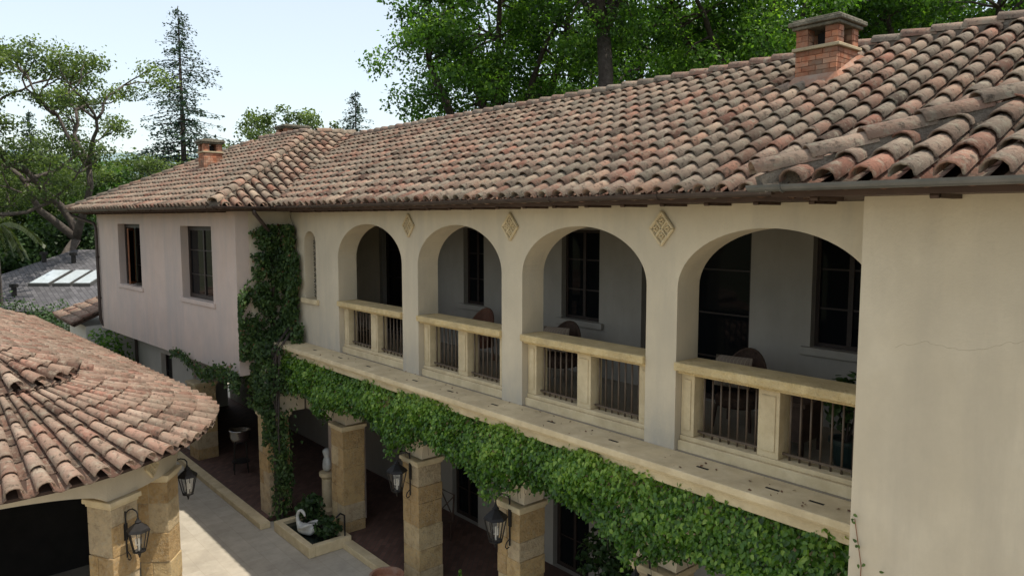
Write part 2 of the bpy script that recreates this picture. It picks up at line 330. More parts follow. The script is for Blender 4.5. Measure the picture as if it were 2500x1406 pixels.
p=MB(); p.box(-16.39,-15.81,7.8,7.82,4.86,6.41); p.build('pane',M_glass,o)
sill(villa,None,-16.4,-15.8,4.847,7.43,7.9)
mb=MB(); mb.box(-17.2,-2.83,6.9,7.498,3.69,ZL); mb.box(-17.2,-2.83,6.97,7.498,3.64,3.689); mb.box(-17.2,-2.83,7.05,7.498,3.5,3.639)
mb.build('balcony_ledge',M_lime,villa,bevel=.012)
for x in (-15.3,-14.1,-12.9,-11.2,-10.1,-8.9,-7.6,-6.4,-5.0,-4.1,-3.6):
    m2=MB(); m2.box(x-.08,x+.08,7.17,7.205,ZL-.01,ZL+.004); m2.build('drain_slot',M_dark,villa)
PIL=[(-15.15,-14.6),(-12.1,-11.55),(-9.15,-8.6),(-6.25,-5.65)]
mb=MB(); arch_wall(mb,-16.6,-2.82,7.53,7.95,2.15,3.49,[(PIL[i][1]+.02,PIL[i+1][0]-.02,2.15,2.2,.72) for i in range(3)]+[(-5.6,-2.9,2.15,2.2,.72)]); mb.build('arcade_fascia',M_stucco,villa)
def pillar(parent,x0,x1,y0,y1,ztop,M=None,z0=GZ):
    f=MB(M); z=z0
    while z<ztop-.2:
        h=min(random.uniform(.32,.48),ztop-z)
        if ztop-(z+h)<.22: h=ztop-z
        i=lambda: random.uniform(-.012,.008)
        xs=(x0+i(),x1-i()); ys=(y0+i(),y1-i())
        if random.random()<.55:
            xm=x0+(x1-x0)*random.uniform(.35,.65); f.box(xs[0],xm-.003,ys[0],ys[1],z+.003,z+h-.003,random.random()); f.box(xm+.003,xs[1],ys[0]+.006,ys[1]-.008,z+.003,z+h-.003,random.random())
        else: f.box(xs[0],xs[1],ys[0],ys[1],z+.003,z+h-.003,random.random())
        z+=h
    f.box(x0+.013,x1-.013,y0+.013,y1-.013,z0,ztop-.01,.9)
    o=f.build('pillar',M_stone,parent,bevel=.01)
    c=MB(M); c.box(x0-.015,x1+.015,y0-.015,y1+.015,ztop,ztop+.045); c.box(x0-.045,x1+.045,y0-.045,y1+.045,ztop+.046,ztop+.12)
    c.build('capital',M_lime,o,bevel=.012); return o
for a,b in PIL: pillar(villa,a,b,7.45,8.0,2.0)
pillar(villa,-17.2,-16.65,6.57,7.12,2.0)
mb=MB(); mb.box(-17.25,-16.62,7.0,7.5,2.13,3.5); mb.box(-17.25,-16.62,6.6,7.0,2.13,3.49); mb.build('corner_fascia',M_stucco,villa)
mb=MB(); mb.box(-16.62,-15.1,8.1,8.3,TZ,3.5); mb.build('alcove_wall',M_pink,villa)
# balustrades
for a,b in ARCH:
    cb=MB(); cb.box(a+.002,b-.002,7.56,7.93,ZL-.01,3.90); cb.box(a+.002,b-.002,7.6,7.9,3.901,3.96)
    bal=cb.build('balustrade',M_lime,villa,bevel=.01)
    rl=MB(); rl.box(a+.003,b-.003,7.44,7.94,4.81,4.92); rl.box(a+.003,b-.003,7.52,7.88,4.765,4.809); rl.build('rail',M_rail,bal,bevel=.018)
    c=(a+b)/2
    for x0,x1 in ((a+.004,a+.2),(c-.135,c+.135),(b-.2,b-.004)):
        q=MB(); q.box(x0,x1,7.62,7.86,3.961,4.764)
        q.box(x0+.045,x1-.045,7.607,7.619,4.04,4.69); q.build('post',M_lime,bal,bevel=.008)
    for x0,x1 in ((a+.2,c-.135),(c+.135,b-.2)):
        nb=7
        for k in range(nb):
            x=x0+(x1-x0)*(k+.7)/(nb+.4); q=MB(); q.tube([(x,7.72,3.96),(x,7.72,4.765)],.013,6); q.build('baluster',M_metal,bal,smooth=True)
        q=MB(); q.box(x0,x1,7.705,7.735,4.01,4.035); q.build('bottom_bar',M_metal,bal)
def diamond(parent,P,size,ax,nrm):
    P=Vector(P);ax=Vector(ax);nrm=Vector(nrm);zz=Vector((0,0,1)); f=MB()
    def dia(c,s,t0,t1):
        q=[c+ax*s,c+zz*s*1.15,c-ax*s,c-zz*s*1.15]
        f.add([p+nrm*t0 for p in q]+[p+nrm*t1 for p in q],[(3,2,1,0),(4,5,6,7)]+[(i,(i+1)%4,4+(i+1)%4,4+i) for i in range(4)])
    dia(P,size,-.02,.012)
    t=[ax*size,zz*size*1.15,ax*-size,zz*-size*1.15]
    for k in range(4):
        f.tube([P+t[k]*.95+nrm*.025,P+t[(k+1)%4]*.95+nrm*.025],.022,6)
        f.tube([P+(t[k]+t[(k+1)%4])*.46+nrm*.025,P+nrm*.025],.015,6)
    for d in (ax,zz,-ax,-zz):
        c=P+d*size*.48
        for q in range(5):
            an=q*2*math.pi/5; pc=c+(ax*math.cos(an)+zz*math.sin(an))*size*.14+nrm*.014
            f.tube([pc-nrm*.01,pc+nrm*.014,pc+nrm*.026],[size*.1,size*.09,size*.03],7)
    return f.build('diamond_ornament',M_lime,parent)
for x in (-11.83,-8.87,-5.9): diamond(villa,(x,7.5,6.58),.19,(1,0,0),(0,-1,0))
mb=MB(); mb.box(-2.8,7,6.2,6.6,GZ,6.9); mb.box(-2.8,-2.4,6.601,10.3,GZ,6.9); mb.build('side_wing_wall',M_stucco,villa)
ck=MB(); pts=[]
for i in range(46):
    t=i/45; pts.append((-2.5+1.0*t,6.1997,5.66+.16*t+.03*mnoise.noise(Vector((i*.25,1,0)))+.006*random.uniform(-1,1)+.035*math.sin(i*.19)))
ck.tube(pts,[.0007+.0006*random.random() for _ in pts],4); M_crack=surf('crack',(.34,.28,.2),(.38,.31,.22),5,bst=0); ck.build('wall_crack',M_crack,villa)
ANG=math.atan2(.70,11.05); ML=Matrix.Translation((-17.25,6.2,0))@Matrix.Rotation(ANG,4,'Z')
WL=[(-3.45,-1.40,4.62,6.52),(-8.8,-6.7,4.65,6.55)]
mb=MB(ML); arch_wall(mb,-11.06,0,0,.35,3.0,6.88,[(a,b,z0,z1,0) for a,b,z0,z1 in WL])
mb.box(-11.06,-10.7,.351,5.5,3.0,6.88); mb.build('wing_wall',M_pink,villa)
mb=MB(); mb.box(-17.6,-17.252,6.52,10.2,3.0,6.88); mb.build('wing_side_wall',M_stucco,villa)
mb=MB(ML); mb.box(-10.69,-.3,.352,4,3.01,3.12); mb.build('wing_soffit',M_inner,villa)
for a,b,z0,z1 in WL:
    window(villa,ML,a,b,z0,z1,.2,2,3,fw=.11); sill(villa,ML,a,b,z0-.003,-.04,.19,M_pink)
MC=ML@Matrix.Translation((-7.85,.19,0))@Matrix.Rotation(R(-35),4,'Z')
q=MB(MC)
for bx in ((-.0,.05,-.02,.02,4.72,6.42),(.5,.55,-.02,.02,4.72,6.42),(.05,.5,-.02,.02,4.72,4.79),(.05,.5,-.02,.02,6.35,6.42)): q.box(*bx)
sh=q.build('open_casement',M_redwood,villa); sh['label']='orange wood casement swung open'
q=MB(MC); q.box(.05,.5,-.004,.004,4.79,6.35); q.build('pane',M_glass,sh)
mb=MB(ML); arch_wall(mb,-10.7,-5.4,.9,1.2,GZ,3.005,[(-8.1,-7.1,1.2,2.4,0)]); mb.box(-10.7,-10.4,1.201,4,GZ,3.005); mb.build('lower_wing_wall',M_nwall,villa)
mb=MB(ML); mb.box(-5.4,-4.6,.95,1.35,1.95,3.005); arch_wall(mb,-4.6,-.35,.95,1.3,2.1,3.005,[(-4.5,-.5,2.1,2.15,.6)]); mb.build('loggia_arch',M_inner,villa)
window(villa,ML,-8.1,-7.1,1.2,2.4,1.05,2,2)
pillar(villa,-5.35,-4.7,.7,1.3,1.83,ML)
mb=MB(); mb.box(-29,-17.25,10,10.2,GZ,3.3); mb.build('loggia_back_wall',M_inner,villa)
# ---------------- roof
SL=.5
def tile(mb,p0,p1,side,nr,r0,r1,tone,th=.017,K=6,lift=.034,amax=1.72,hk=.95):
    vs=[];fs=[]
    for (p,r,l) in ((p0,r0,lift),(p1,r1,0.0)):
        for rr in (r,r-th):
            for k in range(K+1):
                a=-amax+2*amax*k/K; vs.append(p+side*(rr*math.sin(a))+nr*(l+rr*math.cos(a)*hk))
    n=K+1
    for k in range(K):
        fs.append((k,k+1,2*n+k+1,2*n+k)); fs.append((k,n+k,n+k+1,k+1)); fs.append((n+k,3*n+k,3*n+k+1,n+k+1))
    mb.add(vs,fs,tone)
def pan(mb,p0,p1,side,nr,r,tone,K=4,scale1=1.0):
    vs=[];fs=[]
    for (p,l,s) in ((p0,.0,1),(p0,-.014,1),(p1,-.022,scale1)):
        for k in range(K+1):
            a=-1.2+2.4*k/K; vs.append(p+side*(r*s*math.sin(a)*1.1)+nr*(l+.055*s-r*s*math.cos(a)*.85))
    n=K+1
    for k in range(K): fs.append((k,k+1,2*n+k+1,2*n+k)); fs.append((k,n+k,n+k+1,k+1))
    mb.add(vs,fs,tone)
def tone_r():
    return min(1,max(0,random.choice([random.random(),random.random(),random.gauss(.5,.14)])))
def pan_shade_r(): return random.uniform(0,.16)  # low tones put the shadow gaps between covers into the pan colour
def tile_plane(mb,poly,pitch=.28,course=.36,r=.094,deck=None,overE=.05):
    P=[Vector(p) for p in poly]; A,B=P[0],P[1]; u=(B-A).normalized()
    nr=u.cross(P[2]-A).normalized()
    if nr.z<0: nr=-nr
    v=nr.cross(u).normalized()
    if v.z<0: v=-v
    Q=[((p-A).dot(u),(p-A).dot(v)) for p in P]
    if deck is not None: deck.slab([p-nr*.03 for p in P],.06)
    u0=min(q[0] for q in Q); u1=max(q[0] for q in Q)
    def span(x):
        ys=[]
        for i in range(len(Q)):
            (xa,ya),(xb,yb)=Q[i],Q[(i+1)%len(Q)]
            if (xa-x)*(xb-x)<0: ys.append(ya+(yb-ya)*(x-xa)/(xb-xa))
        return (min(ys),max(ys)) if len(ys)>=2 else None
    nC=int((u1-u0)/pitch)
    for i in range(nC):
        wob=random.uniform(-.006,.006)
        for kind in (0,1):
            x=u0+(i+.5*(1-kind)+.25)*pitch+wob; sp=span(x)
            if not sp: continue
            lo,hi=sp
            off=random.uniform(-.018,.018)
            j=int(math.floor((lo)/course))-1
            while j*course<hi:
                a=j*course+off-overE+random.uniform(-.006,.006); b=a+course+.07
                a2=max(a,lo-overE); b2=min(b,hi+.03)
                if b2-a2>.08:
                    du=random.uniform(-.007,.007)
                    pa=A+u*(x+du)+v*a2+nr*.012; pb=A+u*(x-du*.5)+v*b2+nr*.012
                    if kind==0: tile(mb,pa+nr*(.022+random.uniform(0,.010)),pb+nr*.022,u,nr,r*random.uniform(.97,1.05),r*.82,tone_r())
                    else: pan(mb,pa,pb,u,nr,.095,pan_shade_r())
                j+=1
def cap_line(mb,P,Q,r=.125,L=.40,mort=None,mw=.11,up0=.05):
    P=Vector(P);Q=Vector(Q); d=(Q-P); n=max(1,int(d.length/L)); d.normalize(); side=d.cross(Vector((0,0,1))).normalized(); up=side.cross(d).normalized()
    for i in range(n):
        a=P+d*(i*L-.03)+up*(up0+random.uniform(0,.012))+side*random.uniform(-.008,.008); b=P+d*((i+1)*L+.05)+up*(up0-.005)
        tile(mb,a,b,side,up,r*random.uniform(.97,1.04),r*.9,max(.25,tone_r()),K=8,lift=.03,hk=.85)
    if mort is not None:
        K=int((Q-P).length/.12); sec=[]
        for i in range(K+1):
            p=P.lerp(Q,i/K); ww=mw+.015*mnoise.noise(p*5); hh=up0+.02*mnoise.noise(p*7)
            sec+= [p-side*ww-up*.05,p-side*(r*.8)+up*hh,p+side*(r*.8)+up*hh,p+side*ww-up*.05]
        mort.add(sec,[(i*4+k,i*4+k+1,i*4+5+k,i*4+4+k) for i in range(K) for k in range(3)]+[(0,1,2,3)])
roof=MB();deck=MB()
YR=11.25; zr=ZE+SL*(YR-6.85); K4=4.45; zw=ZE+.515*K4; xr=-16.6-(YR-6.85); XC=-3.28
tile_plane(roof,[(-16.6,6.85,ZE),(XC,6.85,ZE),(XC+4.4,YR,zr),(xr,YR,zr)],deck=deck)
P0=Vector((-16.6-K4,5.55+K4,zw))
tile_plane(roof,[(-16.6,5.55,ZE),(-16.6,6.85,ZE),(P0.x,P0.y+1.3,zw),(P0.x,P0.y,zw)],deck=deck)
Bc=Vector((-28.95,4.80,ZE)); A0=Vector((-16.6,5.55,ZE))
nrm=(Bc-A0).cross(P0-A0).normalized(); Q0=Vector((-24.5,9.8,0)); Q0.z=A0.z-((Q0.x-A0.x)*nrm.x+(Q0.y-A0.y)*nrm.y)/nrm.z
tile_plane(roof,[A0,Bc,Q0,P0],deck=deck)
S2=.44; HX=(XC+4.65,10.2,ZE+S2*4.65)
tile_plane(roof,[(XC,5.55,ZE),(7.5,5.55,ZE),(7.5,10.2,HX[2]),HX],deck=deck,pitch=.285,r=.098,course=.36)
tile_plane(roof,[(XC,6.85,ZE-.05),(XC,5.7,ZE-.05),(XC+4.65,10.35,HX[2]-.05),(XC+4.65,11.5,HX[2]-.05)],pitch=.26,r=.07)
deck.slab([(XC,6.85,ZE-.02),(XC,5.56,ZE-.02),(XC+4.65,10.21,HX[2]-.02),(XC+4.65,11.5,HX[2]-.02)],.05)
roof_o=roof.build('roof',M_tile,villa,smooth=True); deck.slab([(xr,YR,zr-.04),(7,YR,zr-.04),(7,17,ZE),(xr,17,ZE)],.06); deck.slab([tuple(Q0),tuple(P0),(-21.2,16.5,ZE),(-29.5,15.8,ZE)],.06); deck.slab([tuple(Bc),tuple(Q0),(-29.5,15.8,ZE)],.06)
deck.build('roof_deck',M_deck,roof_o)
e3=Vector((0,0,.03))
for a,b,r_,L_,u_,w_ in (((XC-.05,5.5,ZE),Vector(HX),.12,.45,.095,.10),((xr,YR,zr+.02),(XC+4.65,YR,zr+.02),.125,.4,.06,.11),((-16.62,5.53,ZE+.02),P0+e3,.12,.38,.08,.10),(Bc+e3,Q0+e3,.12,.4,.06,.11),(Q0+e3,P0+e3,.12,.4,.06,.11),((P0.x,P0.y+1.35,zw+.03),P0+e3,.12,.4,.06,.11)):
    c=MB();m=MB(); cap_line(c,a,b,r_,L_,mort=m,up0=u_,mw=w_); c.build('ridge_tiles',M_tile,roof_o,smooth=True); m.build('mortar_bed',M_lead,roof_o)
sf=MB(); sf.box(-16.55,XC,6.9,7.6,6.885,6.915); sf.box(XC+.001,7.4,5.6,6.3,6.885,6.915); sf.box(XC+.001,-2.7,6.301,7.6,6.885,6.915)
sf.prism([(-16.7,5.62),(-28.9,4.88),(-28.6,7),(-17.3,7.2),(-16.7,7.0)],6.888,6.912); sf.build('soffit',M_wood,villa)
def gutter(P,Q,mat,r=.075):
    P=Vector(P);Q=Vector(Q);d=(Q-P).normalized();s=d.cross(Vector((0,0,1))).normalized();f=MB();vs=[];K=8
    for p in (P,Q):
        for rr in (r,r-.012):
            for k in range(K+1):
                a=math.pi*k/K; vs.append(p+s*(rr*math.cos(a))-Vector((0,0,1))*(rr*math.sin(a)))
    n=K+1;fs=[]
    for k in range(K): fs+=[(k,k+1,2*n+k+1,2*n+k),(n+k,3*n+k,3*n+k+1,n+k+1),(k,n+k,n+k+1,k+1),(2*n+k,2*n+k+1,3*n+k+1,3*n+k)]
    fs+=[(0,2*n,3*n,n),(K,n+K,3*n+K,2*n+K)]
    for p in (P,Q):
        b=len(vs); vs.append(p)
        for k in range(K+1):
            a=math.pi*k/K; vs.append(p+s*(r*.98*math.cos(a))-Vector((0,0,1))*(r*.98*math.sin(a)))
        fs.append(tuple(range(b,b+K+2)))
    f.add(vs,fs)
    L=(Q-P).length
    for i in range(int(L/1.8)+1):
        c=P+d*min(L-.05,(i*1.8+.3)); f.tube([c+s*(r+.006)*math.cos(math.pi*k/6)-Vector((0,0,1))*(r+.006)*math.sin(math.pi*k/6) for k in range(7)],.007,4)
    return f.build('gutter',mat,villa,smooth=False)
gutter((-16.5,6.79,6.985),(XC-.05,6.79,6.985),M_gutter,.058); gutter((-16.53,5.45,6.985),(-16.53,6.8,6.985),M_gutter,.058)
gutter((-16.5,5.48,6.985),(-29.0,4.72,6.985),M_gutter,.058); gutter((XC-.14,5.47,6.975),(7.4,5.47,6.975),M_gutterg,.055); gutter((XC-.08,6.72,6.975),(XC-.08,5.54,6.975),M_gutterg,.045)
def rtail(x,y0,y1,M=None):
    f=MB(M); f.box(x-.03,x+.03,y0+.2,y1,6.852,6.884); f.tube([(x-.03,y0+.2,6.868),(x+.03,y0+.2,6.868)],.022,10); f.build('rafter_tail',M_wood,villa)
for i in range(21): rtail(-16.1+i*.62,6.86,7.499)
for i in range(8): rtail(-3.0+i*.9,5.56,6.199)
for i in range(17): rtail(-10.9+i*.65,-.62,-.001,ML)
f=MB(); f.tube([(-16.6,6.4,6.92),(-16.62,6.42,6.84),(-17.08,6.95,6.4),(-17.12,7.02,6.3),(-17.12,7.02,3.8)],.045,10); f.build('downspout',M_gutter,villa,smooth=True)
f=MB(); f.tube([(-16.45,6.75,3.6),(-16.45,6.75,GZ+.05)],.045,10); f.build('downspout',M_gutter,villa,smooth=True)
f=MB(ML); f.tube([(-11.6,-.66,6.92),(-11.55,-.62,6.82),(-10.98,-.1,6.55),(-10.93,-.07,6.4),(-10.93,-.07,3.3),(-10.9,.0,3.1),(-10.3,.78,2.7),(-10.25,.82,2.55),(-10.25,.82,GZ+.02)],.05,10)
for z in (4.0,5.4): f.tube([(-10.93,-.07,z),(-10.93,-.07,z+.05)],.062,10)
f.build('downspout',M_gutter,villa,smooth=True)
def brick_block(f,cx,cy,wx,wy,z0,z1,bh=.072,bl=.21):
    nz=max(1,round((z1-z0)/bh)); bh=(z1-z0)/nz
    f.box(cx-wx/2+.008,cx+wx/2-.008,cy-wy/2+.008,cy+wy/2-.008,z0,z1,.2)
    for j in range(nz):
        z=z0+j*bh
        for s in (0,1,2,3):
            L=wx if s<2 else wy; nb=max(1,round(L/bl)); off=(j%2)*.5
            e=[0]+[ (k+off)/nb*L for k in range(0 if off else 1,nb) ]+[L]
            for k in range(len(e)-1):
                a,b=e[k]+.004,e[k+1]-.004
                if b-a<.02: continue
                o=random.uniform(-.002,.004); t=random.random()
                if s==0: f.box(cx-wx/2+a,cx-wx/2+b,cy-wy/2-o,cy-wy/2+.03,z+.004,z+bh-.004,t)
                elif s==1: f.box(cx-wx/2+a,cx-wx/2+b,cy+wy/2-.03,cy+wy/2+o,z+.004,z+bh-.004,t)
                elif s==2: f.box(cx-wx/2-o,cx-wx/2+.03,cy-wy/2+a+.03*(k==0),cy-wy/2+b-.03*(k==len(e)-2),z+.004,z+bh-.004,t)
                else: f.box(cx+wx/2-.03,cx+wx/2+o,cy-wy/2+a+.03*(k==0),cy-wy/2+b-.03*(k==len(e)-2),z+.004,z+bh-.004,t)
def chimney(cx,cy,wd,zb,z1,z2,z3,label=None):
    f=MB(); brick_block(f,cx,cy,wd,wd,zb,z1)
    p=wd*.30
    for sx in (-1,1):
        for sy in (-1,1): brick_block(f,cx+sx*(wd/2-p/2),cy+sy*(wd/2-p/2),p-.001,p-.001,z1+.05,z2)
    o=f.build('chimney',M_brickred,villa)
    if label:o['label']=label
    g=MB(); g.box(cx-wd/2-.04,cx+wd/2+.04,cy-wd/2-.04,cy+wd/2+.04,z1+.001,z1+.049); g.build('band',M_buff,o,bevel=.01)
    g=MB(); g.tube([(cx,cy,z1+.06),(cx,cy,z2-.04)],wd*.2,10); g.build('flue',M_dark,o)
    g=MB(); m=(z3-z2)
    for k,(ov,a,b) in enumerate(((.045,0,.3),(.085,.3,.68),(.04,.68,.88))):
        g.box(cx-wd/2-ov,cx+wd/2+ov,cy-wd/2-ov,cy+wd/2+ov,z2+m*a+.001,z2+m*b)
    g.box(cx-wd*.3,cx+wd*.3,cy-wd*.3,cy+wd*.3,z2+m*.88+.001,z3+.01); g.build('cap',M_slate,o,bevel=.016)
    return o
o=chimney(-5.22,10.2,.60,8.1,9.02,9.31,9.47,label='large brick chimney with slab cap')
g=MB(); zf=lambda y: ZE+SL*(y-6.85)+.10
fx0,fx1,fy0,fy1=-5.63,-4.81,9.82,10.58
ring=[]
for i in range(24):
    t=i/24*4; s_=int(t);u=t-s_
    x,y=[(fx0+(fx1-fx0)*u,fy0),(fx1,fy0+(fy1-fy0)*u),(fx1-(fx1-fx0)*u,fy1),(fx0,fy1-(fy1-fy0)*u)][s_]
    x+=random.uniform(-.04,.04);y+=random.uniform(-.04,.04)
    x2=min(max(x,-5.53),-4.91);y2=min(max(y,9.89),10.51); ring.append(((x,y,zf(y)-.02),(x2,y2,zf(y2)+.10)))
vs=[a for a,b in ring]+[b for a,b in ring]; g.add(vs,[(i,(i+1)%24,24+(i+1)%24,24+i) for i in range(24)]); g.build('flashing',M_terra,o)
def zroofL(p): return A0.z-((p[0]-A0.x)*nrm.x+(p[1]-A0.y)*nrm.y)/nrm.z
cx,cy=-23.6,7.8; zb=zroofL((cx,cy)); chimney(cx,cy,.55,zb-.3,zb+.45,zb+.72,zb+.88,label='small brick chimney on the far wing')
cx,cy=-25.9,11.5; chimney(cx,cy,.85,7.9,9.72,9.92,10.08,label='wide low chimney behind the far ridge')
# ================================================================== PAVILION
PC=Vector((-13.95,1.0,0)); pav=thing('garden_pavilion',(PC.x,PC.y,GZ),'round ended stone pavilion with fan of clay tiles in the lower left','pavilion')
ZP=3.3; RP=3.32; sp=.40; RU=1.28
pr=MB(); pd=MB()
def cone_tiles(r0,r1,z0,slope,N,course,rt):
    L=(r0-r1)*math.sqrt(1+slope*slope); nc=int(L/course)
    for i in range(N):
        for kind in (0,1):
            an=2*math.pi*(i+.5*kind)/N+random.uniform(-.003,.003); er=Vector((math.cos(an),math.sin(an),0)); side=Vector((-math.sin(an),math.cos(an),0)); nr=(er*slope+Vector((0,0,1))).normalized()
            if r0>2 and (er.x<-.25) : continue
            for j in range(nc+1):
                s=j*course-.04+random.uniform(-.012,.012); e=min(s+course+.06,L)
                if e-s<.08: continue
                ra=r0-s*.93; rb=r0-e*.93
                pa=PC+er*ra+Vector((0,0,z0+(r0-ra)*slope)); pb=PC+er*rb+Vector((0,0,z0+(r0-rb)*slope))
                k0=max(.35,ra/r0);k1=max(.3,rb/r0)
                if kind==0: tile(pr,pa+nr*(.03+random.uniform(0,.014)),pb+nr*.03,side,nr,rt*k0*1.03,rt*k1*.88,tone_r(),K=6)
                else: pan(pr,pa+nr*.01,pb+nr*.01,side,nr,.105*k0,pan_shade_r(),scale1=k1/k0)
cone_tiles(RP,1.15,ZP,sp,62,.37,.106)
cone_tiles(RU,.24,ZP+sp*(RP-RU)+.13,.42,26,.33,.097)
pd.lathe([(RP-.02,ZP-.06),(RP-.02,ZP-.02),(1.15,ZP+sp*(RP-1.15)-.04),(1.15,ZP+sp*(RP-1.15)+.12),(.1,ZP+sp*(RP-RU)+.13+.46)],(PC.x,PC.y,0),48)
ang2=R(2.6); MP=Matrix.Translation(PC)@Matrix.Rotation(ang2,4,'Z')
def PW(x,y,z): return MP@Vector((x,y,z))
zt=ZP+sp*RP
tile_plane(pr,[PW(-.6,RP,ZP),PW(-15.5,RP,ZP),PW(-13.5,0,zt),PW(-.6,0,zt)],deck=pd,pitch=.31,r=.10)
tile_plane(pr,[PW(-15.5,-RP,ZP),PW(-.6,-RP,ZP),PW(-.6,0,zt),PW(-13.5,0,zt)],deck=pd,pitch=.31,r=.10)
ro=pr.build('roof',M_tilep,pav,smooth=True); pd.build('roof_deck',M_deck,ro)
cl=MB(); cap_line(cl,PW(-13.5,0,zt+.03),PW(-1.2,0,zt+.03)); cl.build('ridge_tiles',M_tilep,ro,smooth=True)
g=MB(); g.lathe([(.34,-.06),(.36,0),(.3,.05),(.12,.10),(.02,.12)],(PC.x,PC.y,ZP+sp*(RP-RU)+.13+.43),24); g.build('finial_cap',M_iron,ro,smooth=True)
ca=[29.4,53,-38,-61,-84,98]
for a in ca:
    m=Matrix.Translation(PC)@Matrix.Rotation(R(a),4,'Z'); pillar(pav,2.38,2.84,-.23,.23,2.6,m)
bw=MB()
def band(a0,a1,zb,rise,r0=2.40,r1=2.82,z1=3.34,n=24):
    vs=[];fs=[]
    for i in range(n+1):
        t=i/n; a=R(a0+(a1-a0)*t); z=zb+rise*math.sin(math.pi*t)**.6
        for r,zz in ((r1,z),(r1,z1),(r0,z),(r0,z1)): vs.append((PC.x+r*math.cos(a),PC.y+r*math.sin(a),zz))
    for i in range(n):
        k=i*4; fs+=[(k,k+4,k+5,k+1),(k+2,k+3,k+7,k+6),(k,k+2,k+6,k+4)]
    bw.add(vs,fs)
for a0,a1,zb,rs in ((-33,24.4,2.73,.3),(24.4,58,2.73,.0),(58,93,2.73,.3),(93,103,2.73,0),(-66,-33,2.73,0),(-100,-66,2.73,.2)): band(a0,a1,zb,rs)
bw.build('arched_wall',M_stucco,pav,smooth=False)
mb=MB(MP); mb.box(-14.5,-.8,2.35,2.75,GZ,3.3); mb.box(-14.5,-.8,-2.75,-2.35,GZ,3.3); mb.box(-3.4,-3.0,-2.34,2.34,GZ,3.3); mb.build('wall',M_inner,pav)
mb=MB(MP); mb.box(-2.99,-2.9,-2.3,2.3,GZ,3.2); mb.build('interior_shade_sheet',M_dark,pav)  # added near-black sheet standing in for the shade inside the pavilion
mb=MB(); mb.lathe([(2.38,3.28),(2.38,3.3)],(PC.x,PC.y,0),40); mb.build('ceiling',M_wood,pav)
er=Vector((math.cos(R(41)),math.sin(R(41)),0)); diamond(pav,PC+er*2.825+Vector((0,0,2.98)),.15,(-er.y,er.x,0),er)
# ================================================================== LANTERNS
def lglass():
    m,nt,b=base_mat('clear_lantern_glass'); out=nt.nodes['Material Output']; tr=nt.nodes.new('ShaderNodeBsdfTransparent'); gl=nt.nodes.new('ShaderNodeBsdfGlossy'); gl.inputs['Roughness'].default_value=.05
    ms=nt.nodes.new('ShaderNodeMixShader'); ms.inputs[0].default_value=.12; nt.links.new(tr.outputs[0],ms.inputs[1]); nt.links.new(gl.outputs[0],ms.inputs[2]); nt.links.new(ms.outputs[0],out.inputs[0]); return m
M_lglass=lglass()
def make_lantern(label):
    root=thing('wall_lantern',(0,0,0),label,'lantern','black iron lanterns on the stone pillars')
    f=MB(); n=6
    def ring(r,z): return [Vector((r*math.cos(k*math.pi/3),r*math.sin(k*math.pi/3),z)) for k in range(n)]
    lo,hi=ring(.10,-.25),ring(.18,.12)
    for k in range(n):
        f.tube([lo[k],hi[k]],.011,5); f.tube([lo[k],lo[(k+1)%n]],.012,5); f.tube([hi[k],hi[(k+1)%n]],.014,5)
    f.lathe([(.11,-.26),(.11,-.245),(.04,-.27),(.02,-.33),(.012,-.37)][::-1],(0,0,0),12)
    f.build('lantern_frame',M_iron,root)
    f=MB(); f.lathe([(.205,.12),(.18,.16),(.09,.23),(.05,.26),(.06,.28),(.03,.31),(.012,.36)],(0,0,0),6); f.build('lantern_roof',M_iron,root)
    f=MB(); lo2,hi2=ring(.096,-.245),ring(.172,.118); f.add(lo2+hi2,[(k,(k+1)%n,n+(k+1)%n,n+k) for k in range(n)]); f.build('glass',M_lglass,root)
    f=MB(); f.tube([(0,0,-.24),(0,0,-.02)],.014,8)
    for a in range(3): f.tube([(0,0,-.14),(.05*math.cos(a*2.1),.05*math.sin(a*2.1),-.14),(.05*math.cos(a*2.1),.05*math.sin(a*2.1),-.03)],.011,6)
    f.build('candle_cluster',M_candle,root)
    f=MB(); f.tube([(0,0,.35),(0,.0,.42),(0,.04,.47),(0,.12,.49),(0,.2,.46),(0,.27,.40),(0,.29,.3),(0,.29,.1)],.013,6)
    f.tube([(0,.29,.42),(0,.29,-.42)],.015,6); f.tube([(0,.29,-.3),(0,.22,-.36),(0,.2,-.42),(0,.23,-.46),(0,.28,-.44)],.01,6)
    f.box(-.035,.035,.285,.305,-.1,.2); f.build('bracket',M_iron,root)
    return root
def copy_tree(o,parent=None):
    c=o.copy(); col.objects.link(c); c.parent=parent
    for ch in [x for x in bpy.data.objects if x.parent==o]: copy_tree(ch,c)
    return c
proto=make_lantern('black iron lantern on the stone pillar with the potted topiary at its foot')
e=Vector((math.cos(R(29.4)),math.sin(R(29.4)),0)); pa=PC+e*3.09
spots=[((-8.82,7.14,1.85),0,1,None),((-11.8,7.14,1.82),0,1,'black iron lantern on the second stone pillar from the swan fountain'),
 ((-5.95,7.14,1.85),0,1,'black iron lantern on the nearest pillar, only its hook in view at the bottom edge'),
 ((pa.x,pa.y,2.16),119.4,.82,'black iron lantern on the front column of the round pavilion'),
 ((-12.68,3.62,2.32),150,.82,'black iron lantern hanging off the pavilion column nearest the house')]
for i,(p,a,s_,l) in enumerate(spots):
    o=proto if i==0 else copy_tree(proto); o.location=p; o.rotation_euler=(0,0,R(a)); o.scale=(s_,)*3
    if l:o['label']=l
